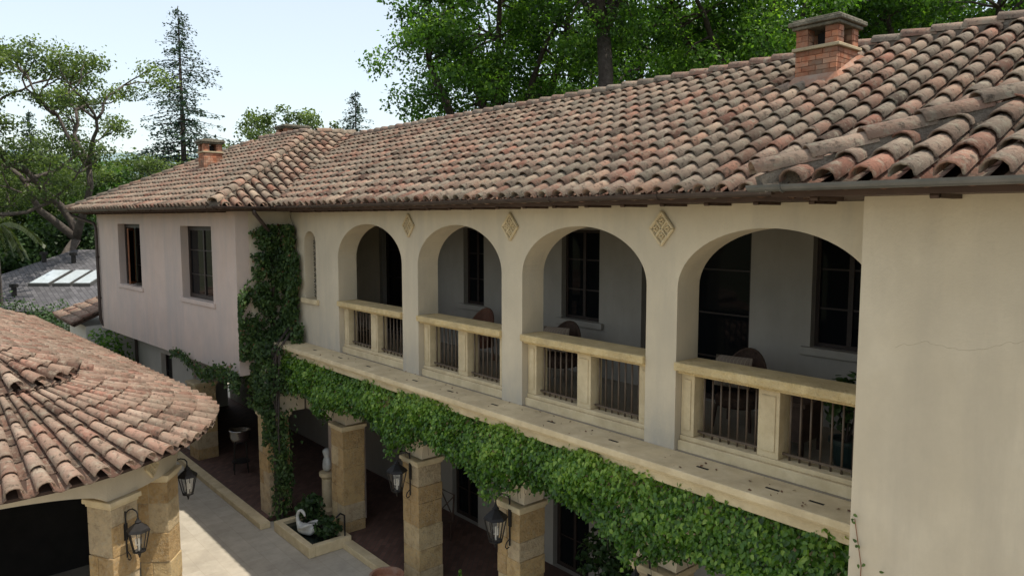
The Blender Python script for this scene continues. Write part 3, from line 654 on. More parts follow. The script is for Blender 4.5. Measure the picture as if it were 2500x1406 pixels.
# ================================================================== IVY
CP=[-16.9,-14.87,-11.82,-8.87,-5.95,-2.9]
def zbot(x):
    for i in range(5):
        if CP[i]<=x<=CP[i+1]:
            t=(x-CP[i])/(CP[i+1]-CP[i]); return 2.24+.54*math.sin(math.pi*t)**.55
    return 2.3
def ivy_band():
    root=thing('ivy_swag',(-10,6.9,2.2),'thick band of glossy green ivy hanging under the balcony ledge','ivy')
    N=44000; X=rnd.uniform(-17.3,-2.88,N)
    zb=np.array([zbot(x)+.08*mnoise.noise(Vector((x*2.3,0,0)))+.09*mnoise.noise(Vector((x*6,4,0)))+.05*mnoise.noise(Vector((x*17,4,0))) for x in X])
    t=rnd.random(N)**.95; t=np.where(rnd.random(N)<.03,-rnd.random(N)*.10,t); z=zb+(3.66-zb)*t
    bulge=np.sin(np.pi*np.clip(t*.8+.2,0,1))**.6
    lump=np.array([mnoise.noise(Vector((a*1.1,b*1.6,0)))+.6*mnoise.noise(Vector((a*3.3,b*3.8,3)))+.5*mnoise.noise(Vector((a*8,b*8,5))) for a,b in zip(X,z)])
    y=7.36-bulge*.38-.14*lump-rnd.random(N)**2*.14
    y=np.clip(y,6.66,7.48)
    C=np.stack([X,y,z],1); Nn=rnd.normal(size=(N,3))*.5+np.array([0,-.9,.75]); D=rnd.normal(size=(N,3))*.6+np.array([0,-.35,-1])
    T=.47+.27*lump+.2*rnd.normal(size=N)+.38*(t-.5)  # highlights on lumps and shade in hollows are put into the leaf tone
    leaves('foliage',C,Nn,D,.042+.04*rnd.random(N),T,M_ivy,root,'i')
    st=MB()
    for k in range(40):
        x=rnd.uniform(-17,-3); st.tube([(x,7.1,zbot(x)+.2),(x+.06,7.0,zbot(x)-.05),(x+.1,6.98,zbot(x)-.22*rnd.random())],.004,4)
    st.build('stems',M_bark,root)
ivy_band()
def vine_column():
    root=thing('climbing_vine',(-17,7,GZ),'dark climbing vine growing up the downspout corner of the villa','vine')
    C=[]
    for i in range(18000):
        zz=rnd.uniform(3.4,6.55); nz=mnoise.noise(Vector((zz*1.2,7,0)))+.5*mnoise.noise(Vector((zz*4,3,0)))
        if zz>5.9: lo,hi=-.5+.4*nz,.48
        elif zz>4.8: lo,hi=-1.1+.3*nz+.35*(zz-4.8),.62+.2*nz
        else: lo,hi=-1.25+.15*nz,.72+.25*nz
        q=rnd.uniform(lo-.12,hi+.12); edge=1 if lo<q<hi else .25
        g=mnoise.noise(Vector((q*2.8,zz*1.7,2)))+.5*mnoise.noise(Vector((q*8,zz*6,9)))
        if g<-.22+.15*rnd.normal() or rnd.random()>edge: continue
        off=.04+(.16+.25*max(0,g))*rnd.random()**1.3
        if q<0: C.append((-17.2+off,7.45+max(q,-1.15)*1.1,zz))
        else: C.append((-17.2+q,7.45-off,zz))
    for i in range(9500):
        zz=rnd.uniform(1.4,3.8); w_=1.1-.4*abs(zz-2.9)
        x=-16.85+rnd.normal()*.38*w_; y=6.42+abs(rnd.normal())*.18+max(0,(x+16.6))*.55
        if zz<2.2+.15*mnoise.noise(Vector((x*5,0,3))) and x<-16.62: continue
        if mnoise.noise(Vector((x*2.6,zz*2.2,8)))+.4*mnoise.noise(Vector((x*8,zz*7,8)))<-.16: continue
        C.append((x+.1*mnoise.noise(Vector((zz*2,1,1))),y,zz))
    for i in range(1900):
        zz=TZ+2.4*rnd.random()**.8; x=-16.36+.12*rnd.normal()+.12*math.sin(zz*2.3); C.append((x,6.76+.1*rnd.normal(),zz))
    C=np.array(C); n=len(C)
    Nn=rnd.normal(size=(n,3))*.6+np.array([.5,-.8,.45]); D=rnd.normal(size=(n,3))*.6+np.array([0,0,-1])
    lump=np.array([mnoise.noise(Vector(c)*2)+.5*mnoise.noise(Vector(c)*6) for c in C])
    leaves('foliage',C,Nn,D,.05+.055*rnd.random(n),.44+.35*lump+.2*rnd.normal(size=n),M_vine,root,'i')
    st=MB()
    for k in range(6):
        x0=-16.48+.04*k; st.tube([(x0+.08*math.sin(q*.8+k*2)-(.45 if q>9 else 0),6.72+.65*(q>9)+.06*math.cos(q*.9+k),GZ+q*.46) for q in range(15)],[.026-.0015*q for q in range(15)],6)
    for k in range(22):
        zz=rnd.uniform(3.6,6.4); q=rnd.uniform(-.9,.5); pts=[]
        for i in range(7):
            qq=q+.05*i*(1 if k%2 else -1)+.03*math.sin(i+k); z2=zz+.09*i
            pts.append((-17.2+.03,7.45+qq*1.1,z2) if qq<0 else (-17.2+qq,7.46,z2))
        st.tube(pts,.007,4)
    st.build('stems',M_bark,root)
vine_column()
def strand():
    root=thing('trailing_vine',(-19.5,6.1,3),'sparse vine strand trailing along the lower edge of the pink wing','vine')
    N=1100; t=rnd.random(N)**1.5; X=-17.1-4.3*t; Y=6.13+.0633*(X+17.25)-.1*rnd.random(N); Z=2.98+.12*np.sin(t*9)+.13*rnd.normal(size=N)*(1-t*.6)-.15*(1-t)
    C=np.stack([X,Y,Z],1); leaves('foliage',C,rnd.normal(size=(N,3))*.5+np.array([.3,-.8,.3]),rnd.normal(size=(N,3))+np.array([0,0,-1]),.06+.05*rnd.random(N),.45+.25*rnd.normal(size=N),M_vine,root,'i')
    st=MB(); st.tube([(-17.1-4.3*q/12,6.10-.0633*(4.3*q/12),2.98+.12*math.sin(q/12*9)) for q in range(13)],.008,5); st.build('stem',M_bark,root)
strand()
def wall_twigs():
    root=thing('young_vine',(-2.3,6.15,2.6),'thin reddish vine twigs creeping up the right wall at the bottom','vine'); st=MB(); C=[]
    for x0,z1 in ((-2.72,4.15),(-2.45,3.75),(-2.62,3.6),(-1.95,3.55)):
        pts=[(x0+.04*math.sin(q*1.1+x0*9),6.185,2.4+(z1-2.4)*q/9) for q in range(10)]; st.tube(pts,.004,4)
        for p in pts[4:]:
            for _ in range(3): C.append((p[0]+rnd.normal()*.04,6.16,p[2]+rnd.normal()*.04))
    st.build('stems',M_redwood,root); C=np.array(C); n=len(C); leaves('foliage',C,rnd.normal(size=(n,3))*.4+np.array([0,-1,.2]),rnd.normal(size=(n,3)),np.full(n,.04),rnd.random(n)*.6+.4,M_vine,root,'i')
wall_twigs()
n=90; C=np.stack([rnd.uniform(-15,-2.9,n),rnd.uniform(6.95,7.5,n),np.full(n,3.79)],1)
o=leaves('leaf_litter',C,rnd.normal(size=(n,3))*.3+np.array([0,0,1]),rnd.normal(size=(n,3)),.02+.035*rnd.random(n),rnd.random(n),M_litter,None); tag(o,'dry fallen leaves scattered on the balcony ledge','leaf litter',kind='stuff')
n=420; X=rnd.uniform(-16.4,-3.5,n); C=np.stack([X,rnd.uniform(6.75,6.9,n),np.full(n,6.98)+.03*rnd.random(n)],1)
o=leaves('roof_litter',C,rnd.normal(size=(n,3)),rnd.normal(size=(n,3)),.03+.04*rnd.random(n),rnd.random(n),M_litter,None); tag(o,'dry leaves caught in the gutter below the tiles','leaf litter',kind='stuff')
# ================================================================== FOUNTAIN
ft=thing('fountain_basin',(-15.1,6.8,GZ),'low square stone basin of dark water beside the stone pillars','fountain')
x0,x1,y0,y1=-16.05,-14.2,6.42,7.42; zf0=GZ+.003; zt_=GZ+.24
mb=MB(); mb.box(x0,x1,y0,y0+.15,zf0,zt_); mb.box(x0,x1,y1-.15,y1,zf0,zt_); mb.box(x0,x0+.15,y0+.151,y1-.151,zf0,zt_); mb.box(x1-.15,x1,y0+.151,y1-.151,zf0,zt_); mb.build('basin_rim',M_lime,ft,bevel=.015)
mb=MB(); mb.box(x0+.152,x1-.152,y0+.152,y1-.152,zf0,GZ+.15); mb.build('water',M_water,ft)
def skin(name,pts,edges,rad,mat,parent,sub=2,root=0):
    me=bpy.data.meshes.new(name); me.from_pydata([tuple(p) for p in pts],edges,[]); o=bpy.data.objects.new(name,me); col.objects.link(o); me.materials.append(mat)
    m=o.modifiers.new('skin','SKIN'); m.use_smooth_shade=True
    if me.skin_vertices:
        for i,s in enumerate(me.skin_vertices[0].data): s.radius=(rad[i],rad[i]); s.use_root=(i==root)
    o.modifiers.new('sub','SUBSURF').levels=sub; o.modifiers['sub'].render_levels=sub; adopt(o,parent); return o
bx,by,bz=-15.05,6.75,GZ+.15; k_=.84
sw=thing('swan_statue',(bx,by,bz),'white swan statue with curved neck standing in the basin','statue')
c,s_=math.cos(R(200)),math.sin(R(200))
SP=lambda x,y,z:(bx+(x*c-y*s_)*k_,by+(x*s_+y*c)*k_,bz+z*k_)
skin('swan_body',[SP(-.36,0,.24),SP(-.2,0,.17),SP(0,0,.15),SP(.17,0,.18),SP(.28,0,.30),SP(.31,0,.46),SP(.26,0,.60),SP(.15,0,.65),SP(.06,0,.59),SP(.02,0,.50)],[(i,i+1) for i in range(9)],[.03,.10,.135,.11,.05,.038,.034,.036,.036,.014],M_white,sw,root=2)
for sd in (-1,1):
    f=MB()
    for k in range(6):
        f.tube([SP(.12-k*.03,sd*.12,.2+k*.02),SP(-.05-k*.03,sd*(.18),.28+k*.015),SP(-.27-k*.025,sd*.14,.28+.03*k)],[.035,.038,.01],6)
    f.build('wing',M_white,sw,smooth=True)
f=MB(); f.tube([SP(.02,0,.51),SP(-.01,0,.45)],[.014,.006],6); f.build('beak',M_wood,sw)
bu=thing('bust_statue',(-16.0,7.75,TZ),'pale stone bust on a pedestal in the alcove behind the basin','statue')
f=MB(); f.lathe([(.22,0),(.22,.1),(.14,.15),(.13,.85),(.19,.92),(.19,1.0)],(-16.0,7.75,TZ),20); f.build('pedestal',M_lime,bu)
B=lambda x,y,z:(-16.0+x,7.75+y,.67+z)
skin('bust',[B(0,0,0),B(0,0,.16),B(-.17,0,.24),B(.17,0,.24),B(0,0,.35),B(0,-.01,.49),B(0,-.03,.58)],[(0,1),(1,2),(1,3),(1,4),(4,5),(5,6)],[.08,.14,.08,.08,.055,.1,.08],M_white,bu,root=0)
def plant(name,base,r,h,n,size,mat,label,cat,pot=None,group=None,conical=False):
    root=thing(name,base,label,cat,group); z0=base[2]
    if pot:
        pr_,ph,pm=pot; f=MB(); f.lathe([(pr_*.62,0),(pr_*.95,ph*.75),(pr_,ph*.86),(pr_*1.12,ph*.88),(pr_*1.12,ph),(pr_*.95,ph),(pr_*.92,ph*.9),(.01,ph*.9)],base,24); f.build('pot',pm,root,smooth=False); z0+=ph*.9
    if conical:
        t=rnd.random(n)**1.4; a=rnd.random(n)*6.283; rr=r*(1-t)*(.75+.3*rnd.random(n)); C=np.stack([base[0]+rr*np.cos(a),base[1]+rr*np.sin(a),z0+.05+t*h],1); Nn=np.stack([np.cos(a),np.sin(a),np.full(n,.4)],1)+rnd.normal(size=(n,3))*.5
    else:
        d=rnd.normal(size=(n,3)); d/=np.linalg.norm(d,axis=1,keepdims=True); rr=(rnd.random(n)**.5)[:,None]; C=np.array([base[0],base[1],z0+h*.55])+d*rr*np.array([r,r,h*.5]); g=np.array([mnoise.noise(Vector(c)*(2.2/max(r,.3))) for c in C]); k=g>-.15; C=C[k]; Nn=d[k]*.6+rnd.normal(size=C.shape)*.6+np.array([0,0,.5])
    m=len(C); leaves('foliage',C,Nn,rnd.normal(size=(m,3)),size*(.6+.8*rnd.random(m)),.45+.25*rnd.normal(size=m),mat,root,'i')
    f=MB()
    for k in range(6):
        a=k*1.05; f.tube([(base[0],base[1],z0-.02),(base[0]+r*.3*math.cos(a),base[1]+r*.3*math.sin(a),z0+h*.35),(base[0]+r*.6*math.cos(a)*(.3 if conical else 1),base[1]+r*.6*math.sin(a)*(.3 if conical else 1),z0+h*.7)],[.015,.01,.005],5)
    f.build('stem',M_bark,root); return root
plant('potted_tree',(-8.0,9.0,TZ),.62,1.5,1500,.11,M_shrub,'dark leafy potted tree under the arcade behind the ivy','plant',(.28,.5,M_terra))
plant('basin_plant',(-15.5,7.08,GZ+.15),.34,.7,700,.10,M_shrub,'dark leafy plant at the back of the swan basin','plant')
plant('basin_plant',(-14.6,7.05,GZ+.15),.3,.5,450,.10,M_shrub,'small dark plant in the basin corner nearest the house pillar','plant')
plant('potted_topiary',(-9.6,7.0,GZ),.2,.85,1100,.045,M_ivy,'small bright green cone topiary at the bottom edge','plant',(.2,.45,M_terra),conical=True)
plant('balcony_plant',(-3.85,8.35,3.775),.3,.8,220,.12,M_shrub,'leafy plant in a dark green glazed pot at the balcony right end','plant',(.18,.4,M_bluepot))
f=MB(); f.lathe([(.16,0),(.27,.34),(.29,.36),(.33,.38),(.33,.46),(.28,.46),(.26,.36),(.01,.34)],(-11.75,6.85,GZ+.003),28); o=f.build('clay_pot',M_terra); tag(o,'empty round terracotta pot on the paving at the bottom edge','pot')
f=MB(); f.tube([(-14.28,7.30,GZ+.24),(-14.28,7.30,.25),(-14.28,7.2,.32),(-14.28,7.1,.25)],.02,8); o=f.build('water_spout',M_iron); tag(o,'thin dark pipe spout standing on the basin rim','pipe')
ck=thing('steel_cooler',(-20.2,7.2,TZ),'shiny steel bowl on a black stand in the dark loggia','bowl')
f=MB(); f.lathe([(.05,.62),(.2,.66),(.26,.8),(.27,.98),(.29,1.0),(.29,1.02),(.25,1.0),(.02,.75)],(-20.2,7.2,TZ+.2),28); f.build('bowl',M_steel,ck,smooth=True)
for a in range(4):
    f=MB(); t=a*math.pi/2+.5; f.tube([(-20.2+.2*math.cos(t),7.2+.2*math.sin(t),TZ+1.0),(-20.2+.26*math.cos(t),7.2+.26*math.sin(t),TZ)],.015,6); f.build('leg',M_iron,ck)
f=MB(); f.lathe([(.24,.3),(.24,.33)],(-20.2,7.2,TZ),20); f.build('shelf',M_iron,ck)
# ================================================================== BALCONY FURNITURE
def cushion_mat():
    m,nt,b=base_mat('striped_cushion'); co=coord(nt); wv=nt.nodes.new('ShaderNodeTexWave'); wv.inputs['Scale'].default_value=6; wv.bands_direction='X'; nt.links.new(co,wv.inputs[0])
    r=ramp(nt,[(.35,(.24,.19,.14)),(.5,(.12,.055,.04)),(.65,(.28,.23,.17))]); nt.links.new(wv.outputs['Fac'],r.inputs[0]); nt.links.new(r.outputs[0],b.inputs['Base Color']); b.inputs['Roughness'].default_value=.9; return m
M_cush=cushion_mat()
def chair(loc,rot,label,mat=M_wicker,cushion=None):
    root=thing('wicker_chair',loc,label,'chair'); M=Matrix.Translation(loc)@Matrix.Rotation(rot,4,'Z')
    f=MB(M); f.lathe([(.30,.30),(.33,.33),(.33,.42),(.30,.45)],(0,0,0),20); f.build('seat',mat,root,smooth=False)
    f=MB(M); n=18; vs=[];fs=[]
    for i in range(n+1):
        a=math.pi*(i/n); x=.35*math.cos(a); y=.05+.33*math.sin(a); h=.62+.42*math.sin(a)**1.3
        for (k,z) in ((1,.3),(1,h),(.88,h),(.88,.3)): vs.append((x*k,y*k,z))
    for i in range(n):
        for k in range(4): fs.append((i*4+k,(i+1)*4+k,(i+1)*4+(k+1)%4,i*4+(k+1)%4))
    f.add(vs,fs); f.tube([(.33*math.cos(math.pi*i/n),.05+.31*math.sin(math.pi*i/n),.63+.42*math.sin(math.pi*i/n)**1.3) for i in range(n+1)],.028,6); f.build('backrest',mat,root)
    for sx in (-1,1):
        for sy in (-1,1):
            f=MB(M); f.tube([(sx*.24,sy*.22,.32),(sx*.27,sy*.25,0)],[.025,.018],6); f.build('leg',mat,root)
    if cushion:
        m2=M@Matrix.Translation((-.12,.02,.70))@Matrix.Rotation(R(-12),4,'X'); f=MB(m2)
        vs=[];fs=[];k=8
        for i in range(k+1):
            for j in range(k+1):
                u=i/k*2-1;v=j/k*2-1; t=.085*((1-u**4)*(1-v**4))**.5; vs+= [(u*.27,-t,v*.22+.06),(u*.27,t,v*.22+.06)]
        for i in range(k):
            for j in range(k):
                a=(i*(k+1)+j)*2;b=((i+1)*(k+1)+j)*2; fs+=[(a,b,b+2,a+2),(a+1,a+3,b+3,b+1)]
        f.add(vs,fs); o=f.build('cushion',M_cush,smooth=True); tag(o,cushion,'cushion')
chair(Vector((-9.45,9.15,3.775)),R(15),'dark wicker tub chair in the third arch from the left',cushion='striped cushion on the wicker chair in the third arch')
chair(Vector((-5.75,9.1,3.775)),R(10),'dark wicker tub chair in the nearest arch',cushion='striped cushion on the wicker chair in the nearest arch')
chair(Vector((-12.0,9.2,3.775)),R(10),'brown wooden chair with curved back in the second arch',mat=M_brownwood)
tb=thing('side_table',(-4.7,8.7,3.775),'dark wooden side table behind the nearest balustrade','table')
f=MB(); f.box(-5.0,-4.4,8.4,9.0,4.4,4.45); f.build('tabletop',M_wood,tb)
f=MB(); f.box(-4.95,-4.45,8.45,8.95,3.95,4.38); f.build('cabinet',M_wood,tb)
for sx in (-4.93,-4.47):
    for sy in (8.47,8.93): f=MB(); f.box(sx-.025,sx+.025,sy-.025,sy+.025,3.776,3.949); f.build('leg',M_wood,tb)
tb=thing('garden_chair',(-13.0,8.9,TZ),'dark chair with crossed back under the arcade','chair')
zq=TZ-.12
f=MB(); f.box(-13.25,-12.75,8.65,9.1,.55+zq,.59+zq); f.build('seat',M_wood,tb)
f=MB(); f.tube([(-13.25,9.1,.55+zq),(-13.25,9.15,1.15+zq),(-12.75,9.15,1.15+zq),(-12.75,9.1,.55+zq)],.02,6); f.tube([(-13.25,9.12,.65+zq),(-12.75,9.15,1.12+zq)],.015,6); f.tube([(-12.75,9.12,.65+zq),(-13.25,9.15,1.12+zq)],.015,6); f.build('backrest',M_wood,tb)
for x in (-13.22,-12.78):
    for y in (8.68,9.07): f=MB(); f.tube([(x,y,.55+zq),(x,y,TZ)],.02,6); f.build('leg',M_wood,tb)
# ================================================================== NEIGHBOURS
def at_z(px,py,z):
    d=FW+RT*((px-1250)/FPX)-UP*((py-703)/FPX); return CAM+d*((z-CAM.z)/d.z)
zE,zR=2.4,4.9
E1=at_z(-260,760,zE);E2=at_z(330,760,zE); dirE=(E2-E1).normalized(); perp=Vector((-dirE.y,dirE.x,0)); perp=perp if perp.dot(FH)>0 else -perp
nh=thing('neighbour_house',((E1.x+E2.x)/2,(E1.y+E2.y)/2,GZ),'neighbouring house with grey shingle roof and three roof panels','house')
dd=9.5; R1=E1+dirE*3+perp*dd;R2=E2-dirE*3+perp*dd; R1.z=R2.z=zR
rf=MB(); rf.slab([E1,E2,R2,R1],.12); rf.slab([E2,E2+perp*2*dd,R2],.12); rf.slab([E1+perp*2*dd,E2+perp*2*dd,R2,R1],.12); rf.slab([E1,E1+perp*2*dd,R1],.12)
rfo=rf.build('roof',M_shingle,nh)
wb=MB(); pts=[E1+perp*.5+dirE*.5,E2+perp*.5-dirE*.5,E2+perp*(2*dd-.5)-dirE*.5,E1+perp*(2*dd-.5)+dirE*.5]; wb.prism([(p.x,p.y) for p in pts],GZ,zE-.02); wb.build('wall',M_nwall,nh)
rn=(E2-E1).cross(R1-E1).normalized(); rn=rn if rn.z>0 else -rn
def on_roof(px,py):
    d=FW+RT*((px-1250)/FPX)-UP*((py-703)/FPX); t=(E1-CAM).dot(rn)/d.dot(rn); return CAM+d*t
upv=rn.cross(dirE).normalized(); upv=upv if upv.z>0 else -upv
for (xa,xb) in ((100,150),(158,200),(206,248)):
    p=on_roof((xa+xb)/2,682); hw=(on_roof(xb,682)-on_roof(xa,682)).length/2
    f=MB(); q=[p-dirE*hw-upv*1.1,p+dirE*hw-upv*1.1,p+dirE*hw+upv*1.1,p-dirE*hw+upv*1.1]; f.slab([x+rn*.16 for x in q],.15); f.build('roof_panel',M_gutterg,rfo)
    f=MB(); q=[p-dirE*(hw-.06)-upv*1.03,p+dirE*(hw-.06)-upv*1.03,p+dirE*(hw-.06)+upv*1.03,p-dirE*(hw-.06)+upv*1.03]; f.slab([x+rn*.175 for x in q],.01); f.build('panel_glass',M_skyl,rfo)
for px,py in ((180,642),(35,722),(108,640)):
    p=on_roof(px,py); f=MB(); f.tube([p,p+Vector((0,0,.45))],.12,10); f.tube([p+Vector((0,0,.42)),p+Vector((0,0,.58))],.2,10); f.build('vent_pipe',M_iron,rfo)
ob=thing('outbuilding',(-30.5,7,GZ),'small cream outbuilding with clay tile roof behind the far wing','outbuilding')
tr_=MB();dk=MB(); e1=Vector((-28.75,4.7,3.1));e2=Vector((-32.2,4.7,3.1)); tile_plane(tr_,[e1,e2,Vector((-30.6,7.6,4.35)),Vector((-28.75,7.6,4.35))],deck=dk); o=tr_.build('roof',M_tilep,ob,smooth=True); dk.build('roof_deck',M_deck,o)
f=MB(); f.box(-31.8,-28.8,5.1,9,GZ,3.0); f.build('wall',M_nwall,ob)
# ================================================================== TREES
def curve(a,b,k,wob,r0,r1,mb,n=6):
    a=Vector(a);b=Vector(b);L=(b-a).length; w1=Vector(rnd.normal(size=3))*wob*L*.5; pts=[];rs=[]
    for i in range(k+1):
        t=i/k; p=a.lerp(b,t)+w1*math.sin(math.pi*t)+Vector(rnd.normal(size=3))*wob*L*.08*(0<i<k)+Vector((0,0,.12*L*math.sin(math.pi*t))); pts.append(p); rs.append(r0+(r1-r0)*t)
    mb.tube(pts,rs,n); return pts
def oak(name,x,y,H,cr,cz,nz,ncl,per,lsize,mat,label,cat='tree',group=None,trunk_r=.45,clr=(1.0,1.5),bark=M_bark,fork=.4,lean=(0,0),shell=.55):
    root=thing(name,(x,y,GZ),label,cat,group); tk=MB()
    base=Vector((x,y,GZ-.1)); fk=Vector((x+lean[0],y+lean[1],H*fork)); curve(base,fk,6,.05,trunk_r,trunk_r*.7,tk,9)
    c0=Vector((x+lean[0]*1.4,y+lean[1]*1.4,cz)); cl=[]
    for i in range(ncl):
        d=rnd.normal(size=3); d/=np.linalg.norm(d); q=shell+(1-shell)*rnd.random()
        if i%4==0: q*=.5
        p=c0+Vector((d[0]*cr[0]*q,d[1]*cr[0]*q,d[2]*cr[1]*q)); cl.append((tuple(p),rnd.uniform(*clr)))
    mains=[]
    for k in range(nz):
        a=2*math.pi*k/nz+rnd.uniform(-.3,.3); e=c0+Vector((math.cos(a)*cr[0]*.55,math.sin(a)*cr[0]*.55,rnd.uniform(-.25,.5)*cr[1])); mains.append(curve(fk,e,7,.12,trunk_r*.5,trunk_r*.16,tk,7))
    for (p,r) in cl:
        mp=min((q for m in mains for q in m[2:]),key=lambda q:(q-Vector(p)).length); curve(mp,p,4,.12,trunk_r*.13,trunk_r*.03,tk,5)
    C,N,D,S,T=clump_leaves(cl,per,lsize); tk.build('trunk',bark,root,smooth=True); leaves('crown',C,N,D,S,T,mat,root); return root
def base_at(px,dep):
    p=W(px,535,dep); return p.x,p.y
G='tall oaks behind the villa roof'
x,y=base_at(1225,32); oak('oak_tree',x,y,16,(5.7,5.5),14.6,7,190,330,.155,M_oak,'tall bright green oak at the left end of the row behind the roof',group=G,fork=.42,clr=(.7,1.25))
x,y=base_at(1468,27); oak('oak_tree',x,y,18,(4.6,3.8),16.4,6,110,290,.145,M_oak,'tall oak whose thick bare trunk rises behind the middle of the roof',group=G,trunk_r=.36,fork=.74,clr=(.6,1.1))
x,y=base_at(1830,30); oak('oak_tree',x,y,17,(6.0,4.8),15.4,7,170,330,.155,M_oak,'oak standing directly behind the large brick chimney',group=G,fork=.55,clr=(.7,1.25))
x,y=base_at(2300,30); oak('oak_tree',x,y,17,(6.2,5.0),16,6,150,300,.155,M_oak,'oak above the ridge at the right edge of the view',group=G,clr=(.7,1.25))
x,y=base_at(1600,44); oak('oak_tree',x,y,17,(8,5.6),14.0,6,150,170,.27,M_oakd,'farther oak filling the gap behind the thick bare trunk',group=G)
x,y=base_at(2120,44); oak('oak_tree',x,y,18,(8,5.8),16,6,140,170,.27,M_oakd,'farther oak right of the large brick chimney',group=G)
def airy(x,y,H,seed,label,spread,levels=4,lr=.16,mat=M_oakp,n_leaf=260,clr=(.75,1.3),name='spreading_oak'):
    rs=random.Random(seed); root=thing(name,(x,y,GZ),label,'tree'); tk=MB(); cl=[]
    def grow(p,d,L,r,lv):
        pts=[p];q=p.copy();dd_=d.copy();n=5
        for i in range(n):
            dd_=(dd_+Vector((rs.gauss(0,.28),rs.gauss(0,.28),rs.gauss(.05,.2)))).normalized(); q=q+dd_*(L/n); pts.append(q)
        tk.tube(pts,[r*(1-.4*i/n) for i in range(n+1)],7 if lv>2 else 5)
        if lv==0: cl.append((tuple(q),rs.uniform(*clr))); return
        if lv<=1: cl.append((tuple(pts[3]),rs.uniform(clr[0]*.7,clr[1]*.8)))
        for k in range(3 if lv>1 else 2+rs.randint(0,1)):
            a=rs.uniform(0,6.283); side=Vector((math.cos(a),math.sin(a),rs.uniform(-.1,.35))); nd=(dd_*.75+side*spread).normalized(); grow(q,nd,L*rs.uniform(.62,.8),r*.56,lv-1)
    grow(Vector((x,y,GZ-.1)),Vector((.1,.05,1)).normalized(),H*.34,H*.023,levels)
    C,N,D,S,T=clump_leaves(cl,n_leaf,lr,.6); tk.build('trunk',M_barkl,root,smooth=True); leaves('crown',C,N,D,S,T,mat,root)
x,y=base_at(150,42); airy(x,y,19.5,11,'airy spreading oak with twisting grey limbs on the left',.85)
x,y=base_at(-70,38); airy(x,y,18.5,5,'airy oak cut off by the left edge of the view',.8)
x,y=base_at(330,54); airy(x,y,17,21,'airy oak standing in front of the tall conifer',.9)
def conifer(x,y,H,rb,n_w,label,per=26,ls=.5):
    root=thing('conifer_tree',(x,y,GZ),label,'tree'); tk=MB(); tk.tube([(x,y,GZ-.1),(x,y,H*.5),(x,y,H*.99)],[H*.014,H*.009,.03],8); C=[];N=[];D=[];S=[];T=[]
    for i in range(n_w):
        t=i/n_w; z=H*(.18+.81*t); r=rb*((1-t)**.7)*(.6+.6*rnd.random())+.3
        for k in range(5):
            a=rnd.random()*6.283; rr=r*rnd.uniform(.45,1.2); e=Vector((math.cos(a),math.sin(a),0)); dr=-.10-.15*(1-t)
            p1=Vector((x,y,z)); p2=p1+e*rr+Vector((0,0,dr*rr)); tk.tube([p1,p1.lerp(p2,.5)+Vector((0,0,.04*rr)),p2],[.05*(1-t)+.012,.03*(1-t)+.01,.008],4)
            m=int(per*rr/rb)+8; u=.1+.95*rnd.random(m); sd=Vector((-e.y,e.x,0))
            for q in u:
                w_=rnd.normal()*.22*rr*(1.2-q); C.append(p1+(p2-p1)*q+sd*w_+Vector((0,0,rnd.normal()*.16-.08))); N.append(Vector((rnd.normal()*.8,rnd.normal()*.8,1))); D.append(e+sd*np.sign(w_)*.8+Vector((0,0,-.45))); S.append(ls*(.5+.7*rnd.random())*(.6+.4*(1-t))); T.append(.38+.25*rnd.normal()+.15*q)
    tk.build('trunk',M_bark,root,smooth=True); leaves('crown',C,N,D,S,T,M_con,root)
x,y=base_at(455,62); conifer(x,y,24.3,5.4,54,'tall dark conifer rising high above the left trees',80,.36)
x,y=base_at(873,95); conifer(x,y,23.2,5.0,42,'small distant conifer left of the big oaks',55,.5)
x,y=base_at(85,90); conifer(x,y,20,4.4,34,'faint distant conifer between the airy oaks',36,.6)
G2='background trees on the left'
for px,dep,H,cr,l,mt in ((10,60,12,5,'round dark tree low at the left edge',M_oakp),(130,70,14,6,'dark tree behind the grey shingle house',M_shrub),(245,56,11.5,4.6,'dark tree just beyond the far wing corner',M_oakd),(330,66,13,5,'bushy tree left of the tall conifer base',M_oakp),(430,75,13.5,5,'bushy tree below the tall conifer',M_oakp),(530,80,13.5,4.5,'bushy tree right of the tall conifer base',M_oakd),(60,46,6.5,3.6,'low dark tree right behind the grey shingle roof',M_shrub),(215,47,7.2,3.4,'low tree between the shingle roof and the far wing',M_shrub)):
    x,y=base_at(px,dep); oak('broadleaf_tree',x,y,H,(cr,H*.36),H*.60,5,100,190,.28,mt,l,group=G2,trunk_r=.3,clr=(.8,1.4))
x,y=base_at(715,62); oak('magnolia_tree',x,y,15,(5.8,3.0),12.6,7,95,150,.24,M_oakp,'thin crowned tree above the far wing ridge',trunk_r=.3,clr=(.6,1.0))
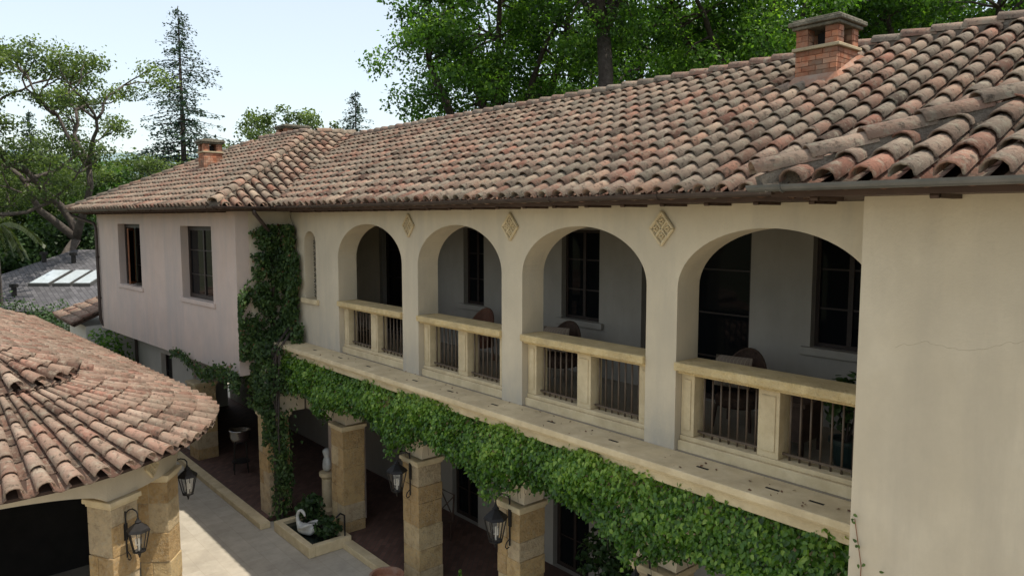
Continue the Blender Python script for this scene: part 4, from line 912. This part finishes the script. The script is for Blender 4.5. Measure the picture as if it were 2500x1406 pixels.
def shrub(px,py,dep,r,h,label,mat=M_shrub,n=3000,ls=.13):
    p=W(px,py,dep); root=thing('shrub',(p.x,p.y,GZ),label,'shrub'); d=rnd.normal(size=(n,3)); d/=np.linalg.norm(d,axis=1,keepdims=True); rr=(.55+.45*rnd.random(n))[:,None]
    C=np.array([p.x,p.y,GZ+h*.52])+d*rr*np.array([r,r,h*.5]); g=np.array([mnoise.noise(Vector(c)*1.6) for c in C]); C=C+d*(g[:,None]*.5); leaves('foliage',C,d+rnd.normal(size=(n,3))*.6,rnd.normal(size=(n,3)),ls*(.6+.8*rnd.random(n)),.45+.35*g+.2*rnd.normal(size=n),mat,root)
    f=MB()
    for k in range(5): f.tube([(p.x,p.y,GZ),(p.x+r*.4*math.cos(k*1.25),p.y+r*.4*math.sin(k*1.25),h*.6)],[.04,.015],5)
    f.build('stem',M_bark,root)
shrub(262,850,25,.8,3.4,'green shrub in the gap between pavilion roof and far wing',M_oak)
shrub(130,790,32,1.3,3.6,'green shrub below the small clay tile roof')
shrub(20,800,34,1.6,3.6,'shrub below the grey shingle roof at the left edge')
def palm(x,y,H,label):
    root=thing('palm_tree',(x,y,GZ),label,'palm'); f=MB(); f.tube([(x,y,GZ),(x+.1,y,H*.5),(x,y,H)],[.2,.15,.13],10); f.build('trunk',M_barkl,root,smooth=True); C=[];N=[];D=[];S=[];T=[];st=MB()
    for k in range(14):
        a=k*2.4; el=rnd.uniform(.1,1.1); e=Vector((math.cos(a),math.sin(a),0)); pts=[]
        for i in range(12):
            t=i/11; pts.append(Vector((x,y,H))+e*(2.0*t)+Vector((0,0,1.6*t*el-2.0*t*t)))
        st.tube(pts,[.025-.0018*i for i in range(12)],4); sd=Vector((-e.y,e.x,0))
        for i in range(1,12):
            for sgn in (-1,1):
                for q in (0,.5):
                    p=pts[i-1].lerp(pts[i],q); d=(sd*sgn+e*.5+Vector((0,0,-.6))).normalized(); C.append(p+d*.15); D.append(d); N.append(Vector((rnd.normal()*.3,rnd.normal()*.3,1))+sd*1.6*sgn); S.append(.34); T.append(rnd.random())
    st.build('frond_ribs',M_palm,root); leaves('fronds',C,N,D,S,T,M_palm,root)
x,y=base_at(-15,35); palm(x,y,6.3,'palm with drooping fronds at the left edge')
